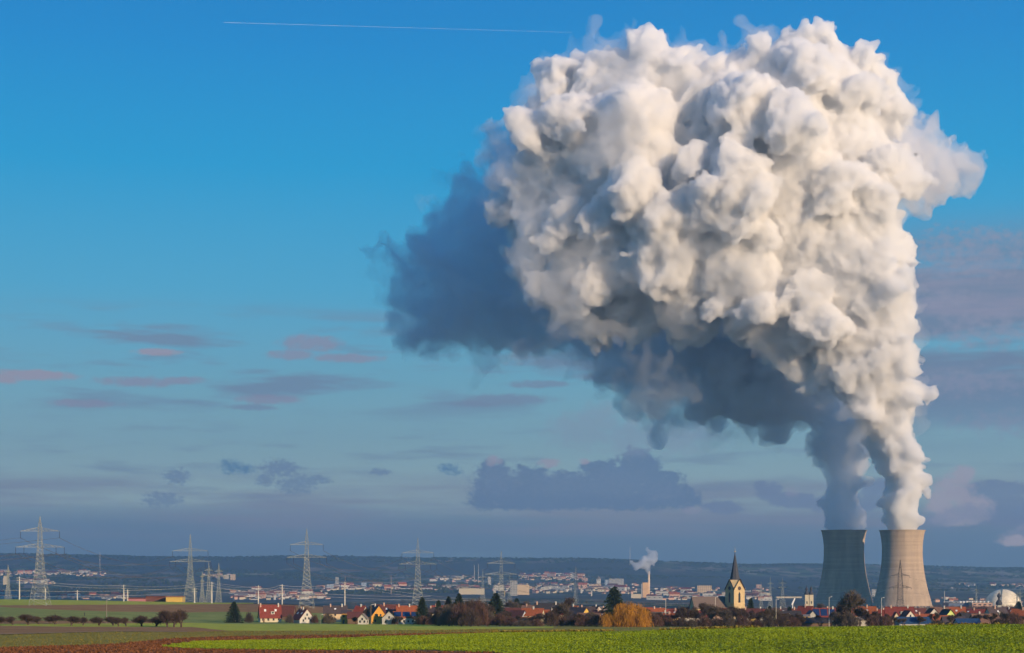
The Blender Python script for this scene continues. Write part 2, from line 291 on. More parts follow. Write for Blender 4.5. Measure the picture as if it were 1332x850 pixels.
# ------------------------------------------------------------------ cooling towers and plant
shell = mat('tower_concrete', (.35,.27,.195), .9, scale=.03, col2=(.49,.375,.27), bump=.12, bscale=.5, stretch=(3,3,.16))
_n = shell.node_tree; _b = _n.nodes['Principled BSDF']; _src = _b.inputs['Base Color'].links[0].from_socket
_tc = _n.nodes.new('ShaderNodeTexCoord'); _mp = _n.nodes.new('ShaderNodeMapping'); _mp.inputs['Scale'].default_value = (.012, .012, .42); _n.links.new(_tc.outputs['Object'], _mp.inputs[0])
_no = _n.nodes.new('ShaderNodeTexNoise'); _no.inputs['Scale'].default_value = 1; _no.inputs['Detail'].default_value = 5; _n.links.new(_mp.outputs[0], _no.inputs['Vector'])
_mr = _n.nodes.new('ShaderNodeMapRange'); _mr.inputs[1].default_value = .3; _mr.inputs[2].default_value = .7; _mr.inputs[3].default_value = .86; _mr.inputs[4].default_value = 1.08; _n.links.new(_no.outputs['Fac'], _mr.inputs[0])
_sc = _n.nodes.new('ShaderNodeVectorMath'); _sc.operation = 'SCALE'; _n.links.new(_src, _sc.inputs[0]); _n.links.new(_mr.outputs[0], _sc.inputs['Scale']); _n.links.new(_sc.outputs[0], _b.inputs['Base Color'])
def cooling_tower(px, Y, label):
    g = gp(px, Y); e = empty('cooling_tower', g, 0, label, 'cooling tower', 'pair of cooling towers'); s = Y/F
    ztop = at(px, 690, Y).z-g.z; zb = 9.0
    def rad(z):                                  # hyperboloid through the radii read at the rim, throat and foot
        zt = ztop-26*s; k = (z-zt)
        return 25.7*s*math.sqrt(1+(k/(66*s))**2) if k < 0 else 25.7*s*math.sqrt(1+(k/(50*s))**2)
    n = 360; prof = [zb+(ztop-2-zb)*i/60 for i in range(61)]; vs = []; fs = []
    for side, t in ((1, 0), (-1, .9)):
        b0 = len(vs)
        for z in prof:
            for k in range(n):
                a = 2*math.pi*k/n; r = rad(z)-t+(.16 if (k % 3 == 0 and side == 1) else 0); vs.append((r*math.cos(a), r*math.sin(a), z))
        for i in range(60):
            for k in range(n):
                q = (b0+i*n+k, b0+i*n+(k+1) % n, b0+(i+1)*n+(k+1) % n, b0+(i+1)*n+k); fs.append(q if side == 1 else q[::-1])
    m = MB(); m.add(vs, fs); m.build('shell', shell, e, smooth=False)
    r = rad(ztop); m = MB(); m.lathe([(r-.9,-2),(r+.5,-2),(r+.9,-1.2),(r+.9,0),(r-1.0,0),(r-1.0,-2)], 96, (0,0,ztop), False); m.build('rim', shell, e)
    m = MB(); r = rad(zb)
    for k in range(44):
        a = 2*math.pi*k/44
        for da in (-.07, .07): m.bar(((r+5)*math.cos(a), (r+5)*math.sin(a), 0), (r*math.cos(a+da), r*math.sin(a+da), zb+.5), .55, 6)
    m.build('column_ring', shell, e)
    m = MB(); m.lathe([(r+8,-3),(r+8,1.4),(r+7.4,1.4),(r+7.4,.2),(.1,.2)], 72, (0,0,0), False); m.build('basin', shell, e)
    return e
cooling_tower(1173.6, 3000, 'sunlit beige concrete cooling tower with bright white steam, nearer the dome')
cooling_tower(1097.8, 3121, 'shaded blue grey concrete cooling tower with dark steam, nearer the church')

def bx(name, px0, px1, py0, py1, Y, depth, wall, label, cat='building', roof=None, win=True, group=None, flat=.4, rz=0):
    """far building block: its front spans px0..px1 and py0 (top)..py1 or the ground"""
    if Y > 3500 and py1:
        h_ = hit((px0+px1)/2, py1, 2500)
        if h_: Y = h_.y
    w = (px1-px0)*Y/F; g = gp((px0+px1)/2, Y); z0 = at(0, py1, Y).z if py1 else g.z; g = Vector((g.x, g.y, min(g.z, z0))); H = at(0, py0, Y).z-g.z
    e = empty(name, g, rz, label, cat, group); m = MB(); m.box(-w/2, w/2, 0, depth, -4, H); m.build('wall', WALL[wall] if isinstance(wall, str) else wall, e)
    m = MB(); m.box(-w/2-.4, w/2+.4, -.4, depth+.4, H+.01, H+flat); m.build('roof', roof or ROOF['grey'], e)
    if win and H > 6:
        nf = max(1, min(9, int(H/5.5)))
        for q in range(nf):
            z = H*(q+.45)/nf; m = MB(); k = max(2, int(w/7))
            for i in range(k): x = -w/2+w*(i+.5)/k; m.box(x-w/k*.28, x+w/k*.28, -.12, .02, z, z+1.9)
            m.build('window_row', glass, e)
    return e, w, H, depth
# reactor building and dome
g = gp(1304.5, 2950); e = empty('reactor_dome', g, 0, 'beige concrete reactor dome bulging above bare woods', 'reactor dome'); s = 2950/F; zc = at(0, 791, 2950).z-g.z; R = 24.3*s
m = MB(); m.lathe([(R, -zc)]+[(R*math.cos(a), R*math.sin(a)) for a in [i*math.pi/2/16 for i in range(16)]]+[(.05, R)], 48, (0,0,zc), False); m.build('dome', mat('dome_concrete', (.74,.66,.50), .85, scale=.08, var=.2), e, smooth=True)
m = MB()
for k in range(12):
    a0, a1 = k*math.pi/24+.02, (k+1)*math.pi/24+.02
    P = lambda a, d: Vector((-(R+.5)*math.cos(a)*.35+d, -(R+.5)*math.cos(a)*.93, zc+(R+.5)*math.sin(a)))
    m.bar(P(a0, 0), P(a1, 0), .7, 4)
m.build('rail', steel_dark, e)
e, w, H, dp = bx('reactor_hall', 1234, 1264, 785, 793.5, 2900, 40, mat('blue_cladding', (.10,.14,.22), .6, scale=.1), 'dark blue clad hall with white roof vents beside the dome', 'industrial hall', win=False)
for q in range(4): m = MB(); m.lathe([(2.0,0),(2.2,1),(2.6,1.2),(2.6,2.8),(.2,3.4)], 12, (-w/2+w*(.58+.14*q), 12, H+.4)); m.build('vent', metal_w, e)
e, w, H, dp = bx('pink_hall', 1264.6, 1291, 784.5, 793, 2880, 40, 'pink', 'pinkish long hall with pale rooftop vents touching the dome', 'industrial hall')
for q in range(5): m = MB(); m.lathe([(1.7,0),(2.0,1),(2.3,2.4),(.2,3)], 10, (-w/2+w*(.06+.2*q), 10, H+.4)); m.build('vent', metal_w, e)
# small church cupola before the dome
Y = 1900; g = gp(1299.5, Y); H = at(0,768.5,Y).z-g.z; e = empty('cupola_tower', g, 0, 'tiny dark onion cupola silhouetted against the reactor dome', 'church tower')
m = MB(); m.box(-2.2,2.2,-2.2,2.2,0,H-15); m.build('wall', WALL['grey'], e); m = MB(); m.lathe([(3.6,-16),(3.8,-14),(2.6,-11.5),(1.2,-10),(1.3,-8),(2.3,-6.8),(2.1,-5),(.8,-3.4),(.12,-2),(.08,0)], 12, (0,0,H)); m.build('cupola', ROOF['slate'], e, smooth=True)
# power plant with chimney in the town
Y = 5000; e, w, H, dp = bx('heating_plant', 836, 843.6, 758, 777.5, Y, 22, mat('plant_cladding', (.62,.40,.22), .8, scale=.05), 'tan heating plant block with tall smoking chimney', 'power station', win=False)
m = MB(); Hc = at(0,742.5,Y).z-e.location.z; m.lathe([(4.3,-4),(3.7,Hc),(3.1,Hc),(3.1,Hc-3)], 20, (w/2+1.6, 9, 0)); m.build('chimney', mat('chimney_concrete', (.68,.52,.36), .8, scale=.05), e, smooth=True)
m = MB(); m.box(-w/2-4, -w/2-.02, 2, 14, -4, H*.92); m.build('annex', WALL['white'], e)

# ------------------------------------------------------------------ single buildings of the far town
for a in [('silo_block', 671.5, 688.5, 761, 774, 4300, 45, 'tan', 'pale tan windowless factory block beside the grey factory tower', 'factory', None, False),
          ('factory_tower', 664, 673, 755.5, 775, 4380, 30, 'grey', 'grey stepped factory tower rising over the tan block', 'factory', None, True),
          ('factory_wing', 642, 656, 761.5, 775, 4350, 35, 'white', 'whitish lower factory wing under the faint pylon', 'factory', None, True),
          ('factory_shed', 645, 657, 768.6, 775, 4200, 25, 'yellow', 'small yellowish shed in front of the factory wing', 'shed', None, True),
          ('long_hall', 597, 630, 765.5, 773.5, 4600, 60, 'cream', 'long cream warehouse with thin rooftop flue', 'warehouse', None, False),
          ('tower_block', 630.5, 633, 751, 762, 6600, 20, 'white', 'narrower of the twin pale tower blocks on the wooded slope', 'tower block', None, True),
          ('tower_block', 634.5, 638.6, 750.5, 762, 6600, 24, 'white', 'wider of the twin pale tower blocks on the wooded slope', 'tower block', None, True),
          ('tower_block', 436.2, 440, 750.8, 761.5, 7200, 24, 'grey', 'lone grey tower block above the far roofs', 'tower block', None, True),
          ('apartment_slab', 907, 925.6, 762, 772, 5200, 22, 'tan', 'pale pinkish apartment slab with vertical strips by the church', 'apartment block', None, True),
          ('apartment_slab', 777, 785, 752.5, 761, 7200, 22, 'white', 'pale apartment block on the hill beside the pointed water tower', 'apartment block', None, True) if False else ('apartment_slab', 757.5, 764.5, 752, 758, 7200, 22, 'pink', 'pinkish cubic apartment block beside the water tower', 'apartment block', None, True),
          ('hospital_block', 792, 811.5, 753, 763, 7000, 40, 'grey', 'broad grey hospital block on the far slope', 'hospital', None, True),
          ('hospital_wing', 787, 794, 754.5, 762, 7080, 40, 'blue', 'bluish lower wing attached to the broad grey block', 'hospital', None, True),
          ('office_block', 470, 476, 758, 764, 6200, 30, 'blue', 'bluish boxy offices near the thin red mast', 'office', None, True),
          ('office_block', 425, 433, 760.5, 768, 6300, 30, 'blue', 'bluish boxy offices by the lone tower block', 'office', None, True),
          ('office_block', 446, 453.5, 758.5, 764.5, 6300, 30, 'white', 'whitish boxy offices between two masts', 'office', None, True),
          ('office_block', 510.5, 517, 761, 767, 6200, 30, 'white', 'whitish boxy offices by the second thin mast', 'office', None, True),
          ('office_block', 500, 504, 760.5, 768, 6100, 30, 'grey', 'narrow grey offices beside the red beacon block', 'office', None, True),
          ('hill_block', 299.5, 305.6, 747.2, 755, 7600, 20, 'tan', 'pale cubic tower block at the end of the hillside terrace', 'tower block', None, True),
          ('hill_block', 282, 289, 746.2, 753, 7650, 20, 'pink', 'rosy stepped block in the middle of the hillside terrace', 'tower block', None, True),
          ('hill_block', 271, 281, 747.5, 752.5, 7700, 20, 'pink', 'long low rosy block opening the hillside terrace', 'tower block', None, True),
          ('hill_block', 290.5, 297, 748, 753.5, 7620, 20, 'cream', 'cream block with gaps in the hillside terrace', 'tower block', None, True),
          ('grain_silo', 4, 8.5, 750, 761, 5600, 20, 'cream', 'pale upright silo beside the small dark pylon', 'silo', None, False),
          ('stepped_building', 984, 991, 760.5, 768, 5200, 30, 'pink', 'stepped pink building with bright roof near the church', 'building', None, True),
          ('low_hall', 989, 1001, 771.5, 776.5, 4600, 40, 'cream', 'low cream hall among the pylons by the church', 'warehouse', None, False),
          ('low_hall', 1010, 1043, 776.3, 778.3, 5000, 40, 'cream', 'very long thin pale hall before the twin towered church', 'warehouse', None, False),
          ('low_hall', 871, 905, 774.6, 778, 4900, 40, 'white', 'long white hall below the apartment slab', 'warehouse', None, False),
          ('low_hall', 926, 948, 773.8, 777, 4950, 40, 'white', 'white hall ending at the church tower', 'warehouse', None, False),
          ('low_hall', 821, 834, 773, 778.5, 4900, 30, 'cream', 'short yellowish hall beside the heating plant', 'warehouse', None, False),
          ('low_hall', 846, 870, 773.5, 777.5, 5000, 30, 'white', 'white hall at the foot of the smoking chimney', 'warehouse', None, True),
          ('low_hall', 1134, 1141, 767, 776, 4300, 30, 'grey', 'pale grey works between the two cooling towers', 'works', None, True),
          ('bridge_works', 1225, 1243.5, 777, 778.6, 4200, 10, 'pink', 'pale horizontal gantry with an upright stub past the sunlit tower', 'gantry', None, False),
          ('far_barn', 190, 215.5, 777.2, 782.6, 1620, 14, mat('barn_red', (.16,.06,.05)), 'long dark red farm shed touching the yellow barn', 'barn', ROOF['maroon'], False),
          ('far_barn', 215.8, 237, 777.2, 782.8, 1600, 14, 'yellow', 'pale yellow barn on the field crest under the pylon', 'barn', ROOF['brown'], False),
          ('far_shed', 165, 189, 779, 782.6, 1700, 12, mat('shed_pink', (.42,.17,.17)), 'low pinkish shed at the field crest', 'shed', ROOF['maroon'], False)]:
    bx(a[0], a[1], a[2], a[3], a[4], a[5], a[6], a[7], a[8], a[9], a[10], a[11], flat=(1.2 if 'barn' in a[0] or 'shed' in a[0] else .5))
def tower(name, px, Y, top, w, tip, label, cat='church tower', wall='white', roof='slate', onion=False, foot=None):
    h_ = hit(px, foot or top+7, 2500)
    if h_: Y = h_.y
    g = gp(px, Y); H = at(0, top, Y).z-g.z; T = at(0, tip, Y).z-g.z; e = empty(name, g, 0, label, cat); h = w*Y/F/2
    m = MB(); m.box(-h, h, -h, h, -3, H); m.build('wall', WALL[wall], e)
    m = MB(); m.lathe([(h*1.4, 0), (.15, T-H)] if not onion else [(h*1.35,0),(h*1.4,(T-H)*.1),(h*.6,(T-H)*.3),(h*.35,(T-H)*.42),(h*.8,(T-H)*.55),(h*.5,(T-H)*.7),(.15,(T-H)*.8),(.1,T-H)], 12, (0,0,H)); m.build('spire', ROOF[roof], e)
    m = MB()
    for x in (-h*.4, h*.4): m.box(x-h*.18, x+h*.18, -h-.15, -h+.05, H*.75, H*.9)
    m.build('belfry_window', glass, e); return e
tower('water_tower', 778.6, 7000, 753.5, 5.5, 749.2, 'pale water tower with stubby cap on the far hill', 'water tower', 'white', 'grey')
tower('town_church', 357.5, 5200, 773.5, 2.6, 770.3, 'little whitish church tower among the pink roofs', 'church tower', 'white', 'red')
tower('town_church', 697.5, 5200, 763, 2.2, 757.5, 'slim hazy church tower nearer the factory', 'church tower', 'grey')
tower('town_church', 715.6, 5100, 762, 3.6, 757, 'wider hazy church tower with pointed cap', 'church tower', 'white')
tower('town_church', 756.3, 4700, 765, 2.2, 760, 'bright slim tower below the pink apartment block', 'church tower', 'white')
tower('town_church', 769.5, 4700, 768.5, 1.8, 765, 'short pale tower on the low pink hall', 'church tower', 'white')
tower('town_silo', 860.5, 4700, 765, 3, 764.6, 'white cylinder like silo near the second steam puff', 'silo', 'white', 'grey')
for px, Y, top, lab in [(449,6500,750,'thin reddish mast above the white offices'), (508.8,6400,748.5,'thin reddish mast beside the grey offices'), (622.3,8500,734,'pale thin hilltop mast by the twin blocks'), (617,8600,735,'fainter of the paired hilltop masts'), (748.8,9000,736,'dark thin mast on the town hill'), (819.5,11500,712,'hazy hilltop mast behind the chimney steam'), (1228.5,4300,769,'short stub chimney rising from the gantry'), (130,10500,718.5,'tiny pale mast on the ridge beside the biggest pylon')]:
    g = gp(px, Y); H = at(0, top, Y).z-g.z; r = (.55 if px != 1228.5 else .9)*Y/F*.6; m = MB(); m.lathe([(r,0),(r*.6,H)], 6); e = empty('radio_mast', g, 0, lab, 'mast'); m.build('shaft', WALL['pink'] if px in (449,508.8) else WALL['white'], e); m = MB(); m.lathe([(r*1.6,H*.55),(r*1.6,H*.6)], 8); m.build('antenna_ring', WALL['white'], e)
# far houses: six little meshes, one object for each house
rnd = random.Random(11); variants = []
for k in range(8):
    m = MB(); w = rnd.uniform(11, 34); d = rnd.uniform(9, 13); h = rnd.uniform(5, 12); rr = rnd.choice((1.2, 4, 5)) if k < 6 else .4
    m.box(-w/2, w/2, -d/2, d/2, -4, h); m.m = 1; o_ = .5
    m.add([(-w/2-o_,-d/2-o_,h-.02),(w/2+o_,-d/2-o_,h-.02),(w/2+o_,d/2+o_,h-.02),(-w/2-o_,d/2+o_,h-.02),(-w/2-o_,0,h+rr),(w/2+o_,0,h+rr)], [(0,1,5,4),(2,3,4,5),(0,4,3),(1,2,5),(0,3,2,1)]); m.m = 2
    for i in range(3): m.box(-w/2+w*(i+.3)/3, -w/2+w*(i+.62)/3, -d/2-.1, -d/2+.03, h*.5, h*.5+1.6)
    variants.append(m)
pal = [(WALL['white'], ROOF['red']), (WALL['white'], ROOF['maroon']), (WALL['cream'], ROOF['brown']), (WALL['pink'], ROOF['orange']), (WALL['white'], ROOF['grey']), (WALL['tan'], ROOF['red']), (WALL['white'], metal_w), (WALL['grey'], ROOF['slate'])]
vm = []
for v, p in zip(variants, pal): o = v.build('distant_house', [p[0], p[1], glass]); vm.append(o.data); bpy.data.objects.remove(o)
clusters = [(-10,135,744.5,749,9,40,'tiny rosy house in the hillside town behind the biggest pylon'), (25,60,756,760,9,10,'tiny house at the foot of the hillside town'), (-5,165,775.5,779.5,4,42,'tiny pink roofed house in the row just over the green field'), (300,420,770,781,9,38,'tiny whitish house in the cluster above the red roofed houses'), (410,480,764,769,9,16,'tiny house under the lone tower block'),
    (480,620,763,770,9,34,'tiny rosy house in the band behind the middle pylon'), (560,600,750,758,9,8,'scattered tiny house on the dark blue slope'), (676,760,747,755,9,30,'tiny white house in the terraces on the town hill'), (690,815,762,772,9,34,'tiny pale house of the lower town by the dark spruce'), (868,905,765,775,9,14,'tiny pale building near the second steam puff'), (845,1000,775,782,9,34,'tiny roof in the plain behind the church'), (1240,1330,760,764,9,5,'tiny bright farm high on the hazy slope'), (1130,1330,782,788,9,10,'tiny roof between the plant and the village')]
for x0, x1, y0, y1, _q, n, lab in clusters:
    for i in range(n):
        px = rnd.uniform(x0, x1); py = rnd.triangular(y0, y1, (y0+y1)/2); h = hit(px, py, 2100)
        if h is None: continue
        o = bpy.data.objects.new('distant_house', rnd.choice(vm)); COL.objects.link(o); o.location = h; o.rotation_euler = (0, 0, rnd.uniform(-.7, .7)); s = rnd.uniform(.8, 1.35)*min(1.3, h.y/6500+.25); o.scale = (s*1.3, s, s*rnd.uniform(.7, 1.2)); tag(o, lab, 'house', lab.replace('tiny ', 'tiny houses: ', 1))

rg_ = np.random.default_rng(77); tr = MB()
for x0, x1, y0, y1, n in [(-10,135,745,750,60),(25,70,755,760,20),(-5,165,775.5,779.5,80),(300,430,770,781,80),(410,480,764,769,30),(480,620,763,771,110),(560,625,750,759,26),(676,760,746.5,755,80),(640,830,760,773,130),(845,1000,766,781,150),(1235,1335,760,766,12),(1130,1330,780,788,30),(265,300,748,753,12)]:
    for q in range(n):
        h_ = hit(rg_.uniform(x0, x1), rg_.uniform(y0, y1), 2300)
        if h_ is None: continue
        w_, d_, e_, r_ = rg_.uniform(5, 13), rg_.uniform(4, 7), rg_.uniform(3, 8), rg_.uniform(2, 4.5); Mx = Matrix.Translation(h_) @ Matrix.Rotation(rg_.uniform(-.9, .9), 4, 'Z'); tr.m = int(rg_.integers(0, 3))
        tr.box(-w_, w_, -d_, d_, -4, e_, Mx); tr.m = 3+int(rg_.integers(0, 3))
        tr.add([Mx @ Vector(v) for v in [(-w_-.4,-d_-.4,e_+.02),(w_+.4,-d_-.4,e_+.02),(w_+.4,d_+.4,e_+.02),(-w_-.4,d_+.4,e_+.02),(-w_-.4,0,e_+r_),(w_+.4,0,e_+r_)]], [(0,1,5,4),(2,3,4,5),(0,4,3),(1,2,5),(0,3,2,1)])
tag(tr.build('distant_roofs', [WALL['white'], WALL['cream'], WALL['pink'], ROOF['red'], ROOF['brown'], ROOF['slate']]), 'hundreds of tiny far houses sprinkled between the larger town buildings', 'houses', None, 'stuff')

# ------------------------------------------------------------------ village houses
def house(px, Y, w, d, eave, ridge, rot, wall, roof, label, win=(3, 1), gwin=((0,0),), chim=(.3,), panels=0, dormer=0, cat='house', name='village_house', sky=0):
    """ridge along local x; rot in degrees; gable ends at +-x; front eave at -y. heights in metres"""
    g = gp(px, Y); e = empty(name, g, R_(rot), label, cat); W, D = w/2, d/2; o_ = .45; t = .25; sl = (ridge-eave)/D
    m = MB(); m.add([(-W,-D,-2),(W,-D,-2),(W,D,-2),(-W,D,-2),(-W,-D,eave),(W,-D,eave),(W,D,eave),(-W,D,eave),(-W,0,ridge),(W,0,ridge)], [(0,1,5,4),(2,3,7,6),(1,2,6,9,5),(3,0,4,8,7)]); m.build('wall', WALL[wall], e)
    m = MB(); ez = eave-o_*sl
    for s in (-1, 1):
        a = [(-W-o_, s*(D+o_), ez+.05), (W+o_, s*(D+o_), ez+.05), (W+o_, 0, ridge+.05), (-W-o_, 0, ridge+.05)]; m.add(a+[(x, y, z+t) for x, y, z in a], [(0,1,2,3),(4,5,6,7),(0,1,5,4),(1,2,6,5),(3,0,4,7)])
    rf = m.build('roof', ROOF[roof], e)
    for c in chim:
        m = MB(); x = -W+w*c; m.box(x-.4, x+.4, -.9, -.2, ridge-1.2, ridge+1.3); m.build('chimney', WALL['white' if c > .5 else 'pink'], rf)
    for q in range(panels):
        m = MB(); x0 = -W+w*(q+.08)/panels; x1 = -W+w*(q+.92)/panels
        P = lambda x, f, dz: (x, -D*(1-f), eave+(ridge-eave)*f+.35+dz)
        m.add([P(x0,.1,0),P(x1,.1,0),P(x1,.85,0),P(x0,.85,0),P(x0,.1,.1),P(x1,.1,.1),P(x1,.85,.1),P(x0,.85,.1)], [(0,1,2,3),(4,5,6,7),(0,1,5,4),(1,2,6,5),(2,3,7,6),(3,0,4,7)]); m.build('solar_panel', solar, rf)
    for q in range(sky):
        m = MB(); x = -W+w*(q+.5)/sky
        P = lambda x, f, dz: (x, -D*(1-f), eave+(ridge-eave)*f+.33+dz)
        m.add([P(x-.6,.45,0),P(x+.6,.45,0),P(x+.6,.62,0),P(x-.6,.62,0),P(x-.6,.45,.08),P(x+.6,.45,.08),P(x+.6,.62,.08),P(x-.6,.62,.08)], [(4,5,6,7),(0,1,5,4),(1,2,6,5),(3,0,4,7)]); m.build('skylight', metal_w, rf)
    for q in range(dormer):
        m = MB(); x = -W+w*(q+.6)/dormer; zb = eave+(ridge-eave)*.25; m.box(x-1.1, x+1.1, -D*.78, -D*.2, zb, zb+1.7); dd = m.build('dormer', WALL['white'], rf)
        m = MB(); m.box(x-.6, x+.6, -D*.78-.06, -D*.78+.02, zb+.5, zb+1.4); m.build('window', glass, dd)
    nx, nz = win
    for j in range(nz):
        for i in range(nx):
            x = -W+w*(i+.5)/nx; z = 1.0+j*2.7
            if z+1.4 < eave: m = MB(); m.box(x-.55, x+.55, -D-.06, -D+.03, z, z+1.35); m.build('window', glass, e)
    if gwin:
        for s in (-1, 1):
            for (yy, zz) in gwin:
                z = eave-.2+zz; m = MB(); m.box(s*W-.06, s*W+.06, yy-.5, yy+.5, z, z+1.3); m.build('window', glass, e)
            for yy in (-D*.5, D*.5):
                for z in ((1.0, 3.7) if eave > 5 else (1.0,)): m = MB(); m.box(s*W-.06, s*W+.06, yy-.5, yy+.5, z, z+1.3); m.build('window', glass, e)
    m = MB(); m.box(-W+w*.12, -W+w*.12+1.0, -D-.07, -D+.03, -.1, 2.0); m.build('door', WALL['brown'], e)
    return e
G2 = ((-1.1,0),(1.1,0)); G3 = ((-1.1,0),(1.1,0),(0,2.2))
